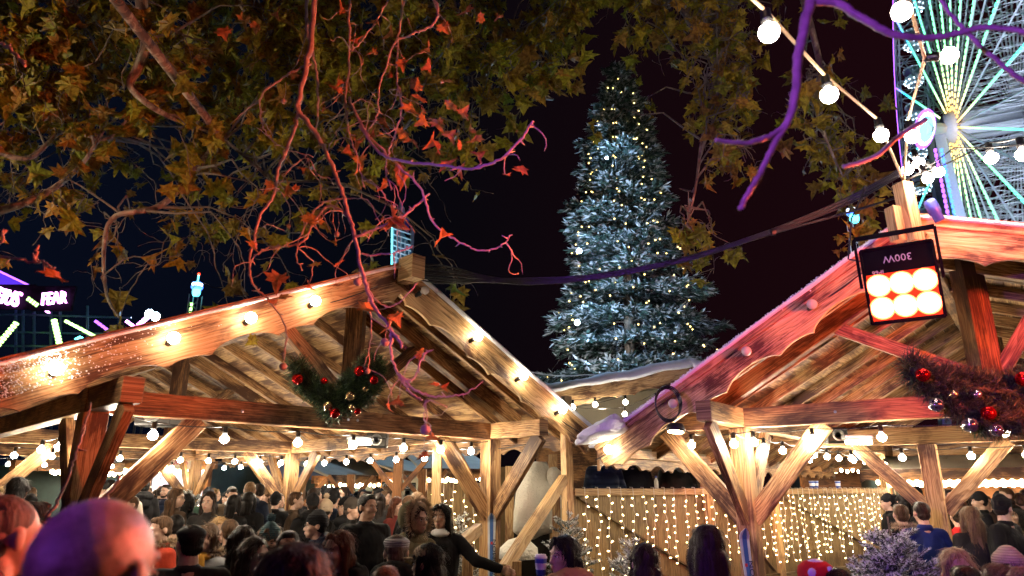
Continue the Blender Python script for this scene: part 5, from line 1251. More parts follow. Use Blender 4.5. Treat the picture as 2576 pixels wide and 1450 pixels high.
for zz in (1.15, 1.5, 1.85):
    sh = MB(); sh.beam(P_(.2, 1.2, zz-.04), P_(L_-.2, 1.2, zz-.04), .3, .03); sh.build('shelf', M['cream_wall'], root)
for k in range(34):
    cc_ = r_.choice([(.8, .25, .35), (.85, .8, .8), (.75, .1, .12), (.9, .85, .6), (.2, .4, .7), (.9, .5, .6)]); mb = MB(); p_ = P_(.3+(L_-.6)*r_.random(), 1.1, r_.choice((1.15, 1.5, 1.85))-.02); s_ = r_.uniform(.08, .14)
    mb.lathe(p_, [(s_*.5, 0), (s_*.55, s_*1.4), (s_*.3, s_*1.7)], 8); o = mb.build('sweet_jar', plain('sweets%d' % k, cc_, .5, bmp=0)); tag(o, 'bright jar of sweets on the shelves of the lit sweets stall', 'jar', 'sweet jars')
stall('market_stall', 'golden roofed market stall with scalloped fascia at the far left', 40, 215, 15, 17, 2.25, 'cream_wall', nb=22, power=70, rows=1)
root, P_, L_, ax = stall('beer_stall', 'dark fronted bar stall with two rows of warm bulbs', 800, 955, 19, 21, 2.0, 'dark_panel', nb=13, power=12)
root, P_, L_, ax = stall('open_bar', 'orange timber bar with many warm bulbs and a dark sign', 965, 1065, 20, 22, 2.12, 'cream_wall', nb=10, power=90)
sg = thing('shop_sign', 'dark sign with faint letters reading GROWLERS under warm bulbs', 'sign', at(1002, 1224, 18)); a = at(960, 1223, 18); b = at(1046, 1225, 18); mb = MB(); mb.beam(a, b, .05, .20); mb.build('sign_board', M['dark_panel'], sg); text_obj('GROWLERS', M['cup_white'], .16, a.lerp(b, .5)+Vector((0, -.035, 0)), rot_from(b-a, (0, 0, 1)), sg, sx=1.0)
mb = MB(); c = at(1003, 1228, 18.2); mb.beam((c.x, 18.1, 0), (c.x, 18.1, 1.75), .08, .08, up=(0, 1, 0)); mb.build('sign_post', M['orange_wood'], sg)
stall('market_stall', 'far timber stall seen left of the plank wall with glowing bulbs', 1068, 1190, 17.5, 18, 2.12, 'cream_wall', nb=9, power=60)
stall('market_stall', 'long orange timber stall with two rows of bright bulbs at the right', 2232, 2700, 14.5, 12.5, 2.02, 'orange_wood', nb=44, power=110, roofm='awning')
stall('market_stall', 'small stall under a grey roof behind the balcony corner', 2020, 2215, 19, 18.5, 2.35, 'orange_wood', nb=14, power=50, rows=1, roofm='snow')
# timber props with braces before the beer stalls
for X, d_, zt in ((882, 17, 2.1), (1000, 13.5, 2.35), (1062, 16, 2.2), (757, 15.2, 2.0)):
    c = at(X, 1228, d_); root = thing('timber_post', {882: 'orange timber post with short braces left of the man in black', 1000: 'tall orange timber post behind the man in black', 1062: 'orange timber post left of the plank wall', 757: 'orange timber post just right of the distant middle post'}[X], 'post', (c.x, d_, 0), 'orange timber posts')
    mb = MB(); mb.beam((c.x, d_, 0), (c.x, d_, zt), .17, .17, up=(0, 1, 0)); mb.build('post', M['orange_wood'], root, bevel=.006)
    for s_ in (-1, 1): mb = MB(); mb.beam((c.x+s_*.06, d_, zt-.6), (c.x+s_*.55, d_, zt-.03), .09, .09); mb.build('brace', M['orange_wood'], root)
# dark blue cabin behind the tall group
M['blue_cabin'] = plain('blue_cabin', (.02, .05, .11), .4, var=.3, scale=1)
c = at(620, 1228, 22); cab = thing('cabin', 'dark blue cabin with a lit window strip behind the standing crowd', 'cabin', (c.x, 22, 0)); mb = MB(); mb.beam((c.x-2.4, 23, 1.25), (c.x+2.4, 23, 1.25), 2, 2.5); mb.build('body', M['blue_cabin'], cab, bevel=.03)
mb = MB(); mb.beam((c.x-.9, 21.97, 1.95), (c.x+.9, 21.97, 1.95), .03, .28); mb.build('window_strip', emit('dim_window', (.06, .16, .26), .8, False), cab)
mb = MB(); mb.beam((c.x-2.5, 23, 2.56), (c.x+2.5, 23, 2.56), 2.3, .08); mb.build('roof', M['black'], cab)
c = at(120, 1228, 19); mb = MB(); cab = thing('cabin', 'dark cabin with a small glowing teal screen far left', 'cabin', (c.x, 20, 0)); mb.beam((c.x-1.6, 20, 1.0), (c.x+1.6, 20, 1.0), 1.2, 2.0); mb.build('body', M['blue_cabin'], cab, bevel=.03); mb = MB(); q0 = at(112, 1182, 19.3); mb.beam(q0-Vector((.18, 0, 0)), q0+Vector((.18, 0, 0)), .04, .35); mb.build('screen', emit('teal_screen', (.15, .5, .6), .8, False), cab)
# ================================================================ people
def skinm(name, c):
    m, t, b = mat(name); tc = N(t, 'ShaderNodeTexCoord'); n = N(t, 'ShaderNodeTexNoise', Scale=22.0, Detail=4.0); t.links.new(tc.outputs['Object'], n.inputs['Vector'])
    r = ramp(t, n.outputs[0], [(.3, [c[0]*.86, c[1]*.80, c[2]*.78]), (.7, [min(1, x*1.1) for x in c])]); t.links.new(r.outputs[0], b.inputs['Base Color'])
    b.inputs['Roughness'].default_value = .48; n2 = N(t, 'ShaderNodeTexNoise', Scale=180.0, Detail=3.0); t.links.new(tc.outputs['Object'], n2.inputs['Vector']); bump(t, b, n2.outputs[0], .25, .0015)
    b.inputs['Subsurface Weight'].default_value = .0; return m
def scalpm():
    m, t, b = mat('shaved_scalp'); tc = N(t, 'ShaderNodeTexCoord'); n = N(t, 'ShaderNodeTexNoise', Scale=15.0, Detail=3.0); t.links.new(tc.outputs['Object'], n.inputs['Vector'])
    n2 = N(t, 'ShaderNodeTexNoise', Scale=420.0, Detail=2.0); t.links.new(tc.outputs['Object'], n2.inputs['Vector'])
    r = ramp(t, n.outputs[0], [(.38, (.30, .20, .16)), (.62, (.62, .44, .36))]); r2 = ramp(t, n2.outputs[0], [(.42, (.45, .42, .40)), (.58, (1, 1, 1))]); c = mixc(t, 1.0, r.outputs[0], r2.outputs[0], 'MULTIPLY')
    t.links.new(c, b.inputs['Base Color']); b.inputs['Roughness'].default_value = .38; bump(t, b, n2.outputs[0], .5, .002); return m
SK = {'pale': skinm('pale_skin', (.52, .33, .24)), 'tan': skinm('tan_skin', (.40, .24, .155)), 'brown': skinm('brown_skin', (.30, .17, .11)), 'scalp': scalpm()}
def hairm(name, c):
    m, t, b = mat(name); tc = N(t, 'ShaderNodeTexCoord'); mp = N(t, 'ShaderNodeMapping'); mp.inputs['Scale'].default_value = (95, 95, 9); t.links.new(tc.outputs['Object'], mp.inputs[0])
    n = N(t, 'ShaderNodeTexNoise', Scale=1.0, Detail=3.0); t.links.new(mp.outputs[0], n.inputs['Vector']); r = ramp(t, n.outputs[0], [(.3, [x*.45 for x in c]), (.7, [x*1.5 for x in c])]); t.links.new(r.outputs[0], b.inputs['Base Color'])
    b.inputs['Roughness'].default_value = .5; b.inputs['Specular IOR Level'].default_value = .22; bump(t, b, n.outputs[0], .9, .008); return m
HR = {'black': hairm('black_hair', (.007, .0055, .005)), 'dark': hairm('dark_brown_hair', (.022, .013, .009)), 'brown': hairm('brown_hair', (.085, .045, .022)), 'light': hairm('light_brown_hair', (.17, .10, .05)), 'blond': hairm('blond_hair', (.34, .22, .10)), 'buzz': hairm('cropped_hair', (.14, .10, .08)), 'auburn': hairm('auburn_hair', (.09, .03, .015))}
def clothm(name, c, puffer=False, knit=False, stripe=None, mono=False):
    m, t, b = mat(name); tc = N(t, 'ShaderNodeTexCoord'); n = N(t, 'ShaderNodeTexNoise', Scale=5.0, Detail=4.0); n.inputs['Distortion'].default_value = .6; t.links.new(tc.outputs['Object'], n.inputs['Vector'])
    r = ramp(t, n.outputs[0], [(.3, [x*.72 for x in c]), (.7, [min(1, x*1.2) for x in c])]); out = r.outputs[0]; h = n.outputs[0]; st = .45; ds = .03
    if puffer or knit or stripe:
        s_ = N(t, 'ShaderNodeSeparateXYZ'); t.links.new(tc.outputs['Object'], s_.inputs[0]); q = N(t, 'ShaderNodeMath', operation='MULTIPLY'); t.links.new(s_.outputs[2], q.inputs[0]); q.inputs[1].default_value = 60 if puffer else (420 if knit else 130)
        w_ = N(t, 'ShaderNodeMath', operation='SINE'); t.links.new(q.outputs[0], w_.inputs[0])
        if puffer: a_ = N(t, 'ShaderNodeMath', operation='ABSOLUTE'); q.inputs[1].default_value = 36; t.links.new(w_.outputs[0], a_.inputs[0]); h = a_.outputs[0]; ds = .02; st = .8
        elif knit: h = w_.outputs[0]; ds = .004; st = .7
        if stripe: g_ = N(t, 'ShaderNodeMath', operation='GREATER_THAN'); t.links.new(w_.outputs[0], g_.inputs[0]); g_.inputs[1].default_value = .35; out = mixc(t, g_.outputs[0], out, stripe)
    if mono:
        ck = N(t, 'ShaderNodeTexVoronoi', Scale=55.0); t.links.new(tc.outputs['Object'], ck.inputs['Vector']); rr_ = ramp(t, ck.outputs['Distance'], [(.30, (.16, .09, .05)), (.42, c)]); out = rr_.outputs[0]
    t.links.new(out, b.inputs['Base Color']); b.inputs['Roughness'].default_value = .55 if puffer else .82; b.inputs['Specular IOR Level'].default_value = .15
    bump(t, b, h, st, ds); return m
CL = {'black': clothm('black_wool', (.010, .010, .011)), 'charcoal': clothm('charcoal_wool', (.028, .026, .026)), 'navy': clothm('navy_padded', (.018, .026, .055), puffer=True), 'navyw': clothm('navy_wool', (.016, .024, .050)), 'red': clothm('red_parka', (.42, .045, .020)), 'green': clothm('dark_green_coat', (.020, .045, .030)), 'brown': clothm('brown_coat', (.075, .050, .032)), 'tweed': clothm('tweed_coat', (.10, .075, .05)),
      'khaki': clothm('khaki_jacket', (.20, .16, .085)), 'olive': clothm('olive_parka', (.115, .10, .050)), 'camel': clothm('camel_coat', (.50, .26, .12)), 'grey': clothm('grey_wool', (.22, .22, .23)), 'stripe': clothm('striped_jumper', (.03, .03, .09), stripe=(.50, .48, .58)), 'blue': clothm('blue_jacket', (.010, .02, .12)), 'cream': clothm('cream_jacket', (.50, .42, .35)), 'maroon': clothm('maroon_coat', (.16, .03, .025)),
      'teal': clothm('teal_knit', (.05, .11, .13), knit=True), 'greyknit': clothm('grey_knit', (.33, .34, .36), knit=True), 'blackknit': clothm('black_knit', (.014, .014, .016), knit=True), 'brownknit': clothm('grey_brown_knit', (.06, .05, .042), knit=True), 'creamknit': clothm('cream_knit', (.52, .40, .28), knit=True), 'white': clothm('white_cotton', (.72, .70, .68)), 'yellow': clothm('mustard_scarf', (.50, .26, .04)), 'scarlet': clothm('scarlet_fabric', (.55, .02, .02)), 'mono': clothm('patterned_canvas', (.42, .29, .17), mono=True), 'denim': clothm('dark_denim', (.02, .03, .06))}
M['fur'] = plain('tan_fur', (.38, .28, .18), .9, var=.4, scale=40, bmp=0); M['eye_white'] = plain('eye_white', (.7, .68, .64), .25, bmp=0); M['iris'] = plain('dark_iris', (.02, .012, .008), .15, bmp=0)
M['lips'] = plain('lips', (.42, .13, .11), .4, bmp=0); M['lens'] = plain('spectacle_frame', (.02, .015, .012), .3, bmp=0)
def blob(parts, voxel, name, smooth=3, disp=0, extra=None, pit=None):
    mb = MB()
    for p in parts:
        if p[0] == 'c':
            _, a, b, r1, r2 = p; a = Vector(a); b = Vector(b)
            if (b-a).length > 1e-4: mb.tube([a, a.lerp(b, .5), b], [r1, (r1+r2)/2, r2], 12)
            mb.sphere(a, r1, 2); mb.sphere(b, r2, 2)
        else: _, c, r3, *rt = p; mb.sphere(c, 1, 3, sc3=r3, rot=rt[0] if rt else None)
    me = mb.mesh(name, True); o = bpy.data.objects.new('tmp', me)
    rm = o.modifiers.new('r', 'REMESH'); rm.mode = 'VOXEL'; rm.voxel_size = voxel; rm.use_smooth_shade = True
    if smooth: sm = o.modifiers.new('s', 'SMOOTH'); sm.iterations = smooth; sm.factor = .5
    m2 = evaluated_mesh(o); m2.name = name
    bpy.data.objects.remove(o); bpy.data.meshes.remove(me)
    if disp:
        nv = len(m2.vertices); co = np.empty(nv*3, dtype=np.float32); no = np.empty(nv*3, dtype=np.float32); m2.vertices.foreach_get('co', co); m2.vertices.foreach_get('normal', no)
        co = co.reshape(-1, 3); no = no.reshape(-1, 3)
        dn = np.array([noise.noise(Vector(c)*9)+.5*noise.noise(Vector((c[0]*40, c[1]*40, c[2]*6))) for c in co.tolist()], dtype=np.float32)
        m2.vertices.foreach_set('co', (co+no*dn[:, None]*disp).ravel()); m2.update()
    if len(m2.polygons) == 0: raise RuntimeError('empty '+name)
    m2.polygons.foreach_set('use_smooth', np.ones(len(m2.polygons), dtype=bool)); return m2
def strands(me, n, L, wd, seed):
    """lay loose locks over a hair surface, in the same mesh"""
    r_ = random.Random(seed); vs = [v.co.copy() for v in me.vertices]; ns = [v.normal.copy() for v in me.vertices]; V = [tuple(v) for v in vs]; Fs = [tuple(p.vertices) for p in me.polygons]
    for k in range(n):
        i = r_.randrange(len(vs)); p, nn = vs[i], ns[i]; dn = Vector((r_.gauss(0, .22), r_.gauss(0, .22)+.25*(nn.z > .5), -1)); dn = dn-nn*dn.dot(nn)
        if dn.length < .05: continue
        dn.normalize(); s_ = dn.cross(nn)*wd*.5; l_ = L*r_.uniform(.5, 1.3); lift = r_.uniform(.1, .32)
        a = p-nn*.002; b = p+dn*l_*.5+nn*l_*lift*.5; c = p+dn*l_+nn*l_*lift*r_.uniform(-.2, .7); b0 = len(V); V += [tuple(a-s_), tuple(a+s_), tuple(b+s_*.8), tuple(b-s_*.8), tuple(c)]; Fs += [(b0, b0+1, b0+2, b0+3), (b0+3, b0+2, b0+4)]
    m2 = bpy.data.meshes.new('hair'); m2.from_pydata(V, [], Fs); m2.polygons.foreach_set('use_smooth', np.ones(len(Fs), dtype=bool)); m2.update(); bpy.data.meshes.remove(me); return m2
def person(label, X, Yt, d, yaw=180, coat='black', hair='short', hc='dark', hat=None, hatc='blackknit', pose='down', skin='pale', head=None, pitch=0, beard=False, scarf=None, fur=None, glasses=False, hood=None, female=False, build=1.0, vox=None, H=None, group=None, mouth=False, lean=0, base=None, scarfc=None, smile=False):
    p = at(X, Yt, d); H = H or p.z; px = p.x; root = thing('person', label, 'person', (0, 0, 0), group)
    if hat in ('beanie', 'pom', 'flat', 'cap'): H -= .018
    if hat in ('beanie', 'pom') and hair == 'none': hair = 'crop'
    if hair != 'none': H -= .008
    v = vox or (.0045 if d < 1.6 else .0065 if d < 3.5 else .0075 if d < 9 else .011)
    sit = H < 1.5; f_ = (.93 if female else 1.0)*build
    sh = H-.315; hip = H-.86 if sit else H*.50; E = Vector((0, 0, H-.117))
    hy = math.radians((head if head is not None else yaw)-yaw); RH = Matrix.Rotation(hy, 3, 'Z') @ Matrix.Rotation(math.radians(pitch), 3, 'X'); NP = E+Vector((0, .02, -.11))
    def h(x, y, z): return NP+RH@(Vector((x, y, z))+Vector((0, -.02, .11)))
    def he(c, r): return ('e', h(*c), r, RH)
    def hcap(a, b, r1, r2): return ('c', h(*a), h(*b), r1, r2)
    hs = .95 if female else 1.0
    # ---- bare body, one surface
    P = [he((0, .012, .026), (.076*hs, .098, .090)), he((0, -.030, -.028), (.062*hs, .060, .080)), he((0, -.042, -.074), (.046*hs, .046, .040)), he((0, -.066, -.098), (.022, .020, .017)),
         hcap((0, -.086, .004), (0, -.106, -.034), .0085, .0125), he((.010, -.096, -.038), (.010, .010, .008)), he((-.010, -.096, -.038), (.010, .010, .008)), hcap((-.034, -.078, .024), (.034, -.078, .024), .012, .012),
         he((.042*hs, -.058, -.030), (.022, .024, .020)), he((-.042*hs, -.058, -.030), (.022, .024, .020)), he((0, -.084, -.066), (.024, .014, .016)), he((.080*hs, .014, -.006), (.012, .020, .033)), he((-.080*hs, .014, -.006), (.012, .020, .033)),
         ('c', h(0, .015, -.065), Vector((0, .03, sh+.0)), .052*f_, .062*f_), ('c', (-.13*f_, .01, sh-.02), (.13*f_, .01, sh-.02), .05, .05), ('e', (0, .005, sh-.19), (.15*f_, .10, .20)), ('e', (0, 0, (sh+hip)/2-.03), (.135*f_, .095, .22)), ('e', (0, 0, hip), (.15*f_, .11, .12))]
    arms = {'down': ((.24, .03, -.28), (.23, -.07, -.53)), 'mouth': ((.25, -.12, -.24), (.075, -.235, -.02)), 'cup': ((.24, -.08, -.27), (.12, -.32, -.16)), 'reach': ((.36, -.12, -.20), (.56, -.20, -.27)), 'fold': ((.24, -.05, -.27), (.05, -.22, -.24))}
    sk_ = []; hands = []
    for s_ in (-1, 1):
        ps = pose if (s_ == (1 if pose == 'reach' else -1) or pose == 'fold') else 'down'
        e_, w_ = arms[ps]; S_ = Vector((s_*.175*f_, .01, sh-.03)); El = Vector((s_*e_[0]*f_, e_[1], sh+e_[2])); Wr = Vector((s_*w_[0], w_[1], sh+w_[2]))
        P += [('c', S_, El, .048, .038), ('c', El, Wr, .037, .026)]; sk_ += [('c', S_, El, .070*build, .058*build), ('c', El, El.lerp(Wr, .93), .058*build, .047)]
        fd = (Wr-El).normalized(); sd = fd.cross(Vector((0, -1, .3))).normalized(); up_ = sd.cross(fd)
        if ps == 'mouth': fd = Vector((.25, .15, 1)).normalized(); sd = Vector((1, 0, -.2)).normalized(); up_ = Vector((0, -1, 0))
        pc = Wr+fd*.055; P.append(('c', Wr, Wr+fd*.03, .026, .024)); P.append(('c', pc-sd*.022, pc+sd*.022, .021, .021))
        for k, (o_, L_) in enumerate(((-.033, .062), (-.011, .074), (.011, .070), (.033, .055))):
            a = pc+sd*o_+fd*.022; b_ = a+fd*L_*.55-up_*L_*.12; c_ = b_+fd*L_*.32-up_*L_*.42; P += [('c', a, b_, .0095, .0088), ('c', b_, c_, .0088, .0075)]
        th = Wr+fd*.028-sd*.024*s_; P += [('c', th, th-sd*.028*s_+fd*.026, .012, .0105), ('c', th-sd*.028*s_+fd*.026, th-sd*.030*s_+fd*.055-up_*.015, .0105, .009)]
        hands.append((pc, fd))
    legs = []
    for s_ in (-1, 1):
        Hp = Vector((s_*.085, 0, hip-.02)); 
        if sit: Kn = Vector((s_*.11, -.40, max(.46, hip-.02))); An = Vector((s_*.11, -.36, .09))
        else: Kn = Vector((s_*.095, -.02, hip*.53)); An = Vector((s_*.10, .02, .09))
        P += [('c', Hp, Kn, .078*build, .055), ('c', Kn, An, .054, .038), ('c', An, An+Vector((0, -.14, -.05)), .040, .032)]; legs += [('c', Hp, Kn, .092*build, .068), ('c', Kn, An, .068, .056)]
    me = blob(P, v, 'body', 2)
    # eyes, brows and lips are joined to the same mesh
    mb = MB()
    for s_ in (-1, 1):
        mb.sphere(h(s_*.030, -.0835, -.001), .0098, 2, mi=1, sc3=(1.25, .8, .62), rot=RH); mb.sphere(h(s_*.030, -.0895, -.001), .0050, 2, mi=2, sc3=(1, .7, 1), rot=RH)
        mb.tube([h(s_*.014, -.0905, .018), h(s_*.030, -.0925, .0235), h(s_*.047, -.080, .018)], [.0022, .0034, .0016], 5, mi=3)
        mb.tube([h(s_*.019, -.0915, .002), h(s_*.030, -.0945, .0068), h(s_*.042, -.086, .002)], .0017, 5, mi=2)
    wd = .026 if smile else .021; cz = -.0655
    mb.tube([h(-wd, -.088, cz+(.006 if smile else 0)), h(-.008, -.0975, cz+.003), h(0, -.0985, cz+.0015), h(.008, -.0975, cz+.003), h(wd, -.088, cz+(.006 if smile else 0))], [.0012, .0036, .0034, .0036, .0012], 6, mi=4)
    mb.tube([h(-wd*.8, -.0885, cz-.004), h(0, -.0975, cz-.0085), h(wd*.8, -.0885, cz-.004)], [.0012, .0046, .0012], 6, mi=4)
    b0 = len(me.vertices); vs = [tuple(q.co) for q in me.vertices]+mb.v; fs = [tuple(q.vertices) for q in me.polygons]; nf = len(fs); fs += [[i+b0 for i in f] for f in mb.f]
    m3 = bpy.data.meshes.new('body'); m3.from_pydata(vs, [], fs); m3.polygons.foreach_set('material_index', np.array([0]*nf+mb.m, dtype=np.int32)); m3.polygons.foreach_set('use_smooth', np.ones(len(fs), dtype=bool)); m3.update()
    bpy.data.meshes.remove(me); body = link('body', m3, root, [SK[skin], M['eye_white'], M['iris'], HR[hc if hc != 'buzz' else 'brown'], M['lips']])
    # ---- coat and trousers
    C_ = [('c', (-.15*f_, .012, sh-.035), (.15*f_, .012, sh-.035), .078*build, .078*build), ('e', (0, .005, sh-.19), (.205*f_, .145*build, .23)), ('e', (0, .0, (sh+hip)/2-.02), (.185*f_, .140*build, .26)), ('e', (0, 0, hip+.02), (.19*f_, .15*build, .19)), ('e', (0, .025, sh+.045), (.082, .080, .045))]+sk_
    if hood: C_ += [('e', (0, .105, sh+.055), (.15, .085, .085)), ('e', (0, .14, sh-.04), (.12, .05, .11))]
    o = link('coat', blob(C_, max(.009, v*1.3), 'coat', 4, .006), root, CL[coat])
    link('trousers', blob(legs+[('e', (0, 0, hip), (.165*f_, .125, .13))], .014, 'trousers', 2, .004), root, CL['denim'])
    if hood and hood != coat: link('hood', blob([('e', (0, .11, sh+.065), (.16, .09, .095)), ('e', (0, .145, sh-.05), (.13, .055, .14)), ('c', (-.10, .06, sh+.03), (-.07, -.10, sh+.0), .045, .035), ('c', (.10, .06, sh+.03), (.07, -.10, sh+.0), .045, .035)], .009, 'hood', 3, .008), root, CL[hood])
    elif hood: link('hood', blob([('c', (-.11, .05, sh+.05), (-.09, .15, sh+.06), .05, .05), ('c', (.11, .05, sh+.05), (.09, .15, sh+.06), .05, .05), ('c', (-.09, .15, sh+.05), (.09, .15, sh+.05), .055, .055), ('e', (0, .15, sh-.03), (.11, .05, .10))], .009, 'hood', 3, .006), root, CL[coat])
    # ---- hair
    hp = []
    if hair in ('short', 'buzz', 'crop'): k = 0 if hair != 'buzz' else -.004; hp = [he((0, .022, .040), (.083*hs+k, .098+k, .086+k)), he((0, .050, -.018), (.070*hs+k, .058+k, .058))]+([he((0, -.035, .095), (.055, .045, .030))] if hair == 'short' else [])
    if hair in ('long', 'bob'):
        L = .30 if hair == 'long' else .17
        hp = [he((0, .028, .038), (.092*hs, .102, .092)), he((0, .060, -.05), (.092*hs, .062, .10)), hcap((-.080*hs, .0, .03), (-.088*hs, -.005, -L*.55), .026, .030), hcap((.080*hs, .0, .03), (.088*hs, -.005, -L*.55), .026, .030), hcap((-.085*hs, .0, -L*.5), (-.095*hs, -.005, -L), .032, .020), hcap((.085*hs, .0, -L*.5), (.095*hs, -.005, -L), .032, .020),
              hcap((0, .085, -.05), (0, .10, -L), .055, .04), hcap((-.05, .075, -.05), (-.06, .088, -L*1.03), .045, .03), hcap((.05, .075, -.05), (.06, .088, -L*1.05), .045, .03), hcap((-.02, -.055, .098), (-.068*hs, -.045, .045), .022, .018), hcap((-.02, -.055, .098), (.066*hs, -.045, .045), .022, .018)]
    if hair == 'bun': hp = [he((0, .024, .038), (.083*hs, .098, .088)), he((0, .11, .05), (.04, .04, .04))]
    if hair == 'curly': hp = [he((0, .02, .045), (.105, .11, .10)), he((0, .06, -.05), (.10, .07, .10))]
    if hp:
        hm_ = blob(hp, max(.0055, v*.9), 'hair', 2, .012 if hair in ('long', 'bob', 'curly') else .005); lg = hair in ('long', 'bob', 'curly')
        if d < 9 and d > 1.5 and hair != 'buzz': hm_ = strands(hm_, 1500 if lg else 1100, .085 if lg else .030, .0042 if lg else .0032, int(X))
        link('hair', hm_, root, HR[hc])
    if beard: link('beard', blob([he((0, -.050, -.088), (.047, .044, .030)), he((-.045, -.02, -.06), (.018, .035, .035)), he((.045, -.02, -.06), (.018, .035, .035)), hcap((-.018, -.093, -.052), (.018, -.093, -.052), .006, .006)], .006, 'beard', 1, .003), root, HR[hc])
    # ---- hats
    if hat in ('beanie', 'pom'):
        ht = link('hat', blob([he((0, .014, .055), (.090, .108, .082)), he((0, .02, .105), (.055, .07, .05)), he((0, .016, .022), (.089, .106, .034)), he((0, .05, .005), (.080, .070, .034))], .007, 'hat', 2, .003), root, CL[hatc])
        if hat == 'pom':
            r_ = random.Random(int(X)); mb = MB(); c = h(0, .03, .185)
            for k in range(420):
                dv = Vector((r_.gauss(0, 1), r_.gauss(0, 1), r_.gauss(0, 1))).normalized(); s2 = dv.orthogonal().normalized()*.004; mb.add([c+s2, c-s2, c+dv*r_.uniform(.035, .052)], [(0, 1, 2)])
            mb.sphere(c, .034, 2); mb.build('pompom', CL[hatc], ht)
    if hat == 'flat': link('hat', blob([he((0, .010, .070), (.094, .118, .045)), he((0, -.075, .045), (.066, .055, .012)), he((0, .03, .05), (.088, .09, .035))], .007, 'hat', 2, .002), root, CL[hatc])
    if hat == 'cap':
        ht = link('hat', blob([he((0, .012, .060), (.087, .106, .070))], .0065, 'hat', 2), root, CL[hatc]); link('peak', blob([he((0, -.125, .030), (.062, .062, .007)), he((0, -.08, .035), (.07, .03, .009))], .006, 'peak', 1), ht, CL[hatc])
    def furring(ctr, rx, ry, n_, rot=None, ln=.05, nm='fur_trim', th0=0, th1=2*PI, par=None):
        r_ = random.Random(int(X)+3); mb = MB(); R_ = rot or Matrix.Identity(3)
        for k in range(n_):
            a = r_.uniform(th0, th1); b = r_.uniform(0, 2*PI); ring = Vector((math.cos(a)*rx, math.sin(a)*ry, 0)); out = Vector((math.cos(a), math.sin(a), 0)); dv = (out*math.cos(b)+Vector((0, 0, math.sin(b)))).normalized()
            o_ = ctr+R_@(ring+dv*.012); t_ = ctr+R_@(ring+dv*ln*r_.uniform(.6, 1.2)+Vector((r_.gauss(0, .01), r_.gauss(0, .01), r_.gauss(0, .01)))); w_ = (R_@Vector((-math.sin(a), math.cos(a), 0)))*.004; mb.add([o_-w_, o_+w_, t_], [(0, 1, 2)])
        mb.build(nm, M['fur'], root)
    if fur == 'collar': furring(Vector((0, .07, sh+.075)), .125, .12, 1500, ln=.045)
    if fur == 'up':
        link('hood', blob([he((0, .080, .02), (.120, .115, .14)), ('e', (0, .05, sh+.03), (.14, .12, .09))], .009, 'hood', 3, .006), root, CL[coat])
        furring(h(0, -.030, .01), .110, .140, 2400, RH@Matrix.Rotation(PI/2, 3, 'X'), .06)
    if scarf: link('scarf', blob([('e', (0, .0, sh+.045), (.098, .10, .045))]+([('e', (.02, -.09, sh-.02), (.05, .03, .09))] if scarf != 'white' else []), .008, 'scarf', 2, .008), root, CL[scarf])
    if glasses:
        mb = MB()
        for s_ in (-1, 1): mb.tube([h(s_*.031+.021*math.cos(a), -.101, -.002+.017*math.sin(a)) for a in np.linspace(0, 2*PI, 15)], .0017, 4); mb.tube([h(s_*.052, -.10, .004), h(s_*.080, .0, .002)], .0016, 4)
        mb.tube([h(-.010, -.102, .002), h(.010, -.102, .002)], .0016, 4); mb.build('glasses', M['lens'], root)
    if lean:
        pass
    root.location = (px, d, 0); root.rotation_euler = (0, 0, math.radians(yaw))
    RZ = Matrix.Rotation(math.radians(yaw), 3, 'Z')
    return root, (lambda v_: RZ@Vector(v_)+Vector((px, d, 0))), sh, h, hands
# near heads -----------------------------------------------------
person('bald person seen from behind very close to the camera, head washed violet and red', 272, 1250, 1.09, 172, 'black', 'none', skin='scalp')
person('person with cropped hair seen from behind at the left edge, ear lit orange', 34, 1243, 2.15, 160, 'black', 'buzz', 'buzz', hood='maroon')
person('woman in black cap with long brown hair facing the camera beside the cropped head', 137, 1290, 2.9, 12, 'black', 'long', 'brown', hat='flat', hatc='black', female=True)
person('person with dark red lit hair seen from behind, bottom centre left', 745, 1374, 2.15, 178, 'black', 'curly', 'dark')
person('person with maroon hood between the cropped head and the leaning post', 90, 1262, 3.5, 170, 'maroon', 'short', 'dark')
# left group
person('man with short brown hair and red parka looking down to the left', 411, 1298, 6.9, -38, 'red', 'short', 'brown', fur='collar', pitch=8)
person('dark haired man behind the red parka with his back turned', 446, 1294, 7.7, 200, 'black', 'crop', 'black', skin='tan')
person('man in dark flat cap and big black jacket seen from behind', 487, 1313, 4.9, 205, 'charcoal', 'short', 'black', hat='flat', hatc='charcoal', head=225, build=1.15)
person('smiling woman with mustard scarf and grey fur hooded coat facing the camera', 523, 1318, 6.6, -8, 'grey', 'long', 'brown', female=True, scarf='yellow', fur='collar', smile=True)
person('blonde person looking down behind the mustard scarf woman', 553, 1301, 7.4, 30, 'black', 'bob', 'blond', female=True, pitch=10)
person('brown haired man with glasses seen from behind beside the blonde', 580, 1306, 7.2, 215, 'black', 'short', 'brown', glasses=True)
person('woman with long dark hair turned away, beside the laughing woman', 612, 1322, 5.6, 220, 'black', 'long', 'dark', female=True)
person('laughing woman with brown hair in profile to the right, black coat', 648, 1351, 5.0, 62, 'black', 'bob', 'dark', female=True, smile=True, pose='cup')
person('person in teal bobble hat and red scarf looking down', 682, 1318, 6.3, 15, 'green', 'bob', 'brown', hat='pom', hatc='teal', scarf='scarlet', fur='collar', pitch=16, H=1.50)
person('bearded man with dark hair facing the camera beside the bobble hat', 727, 1335, 5.5, 15, 'brown', 'short', 'black', beard=True, fur='collar', skin='tan')
person('person in black beanie and glasses eating, navy padded jacket', 797, 1284, 7.0, -70, 'navy', 'none', 'black', hat='beanie', hatc='blackknit', pose='mouth', glasses=True, hood='navy')
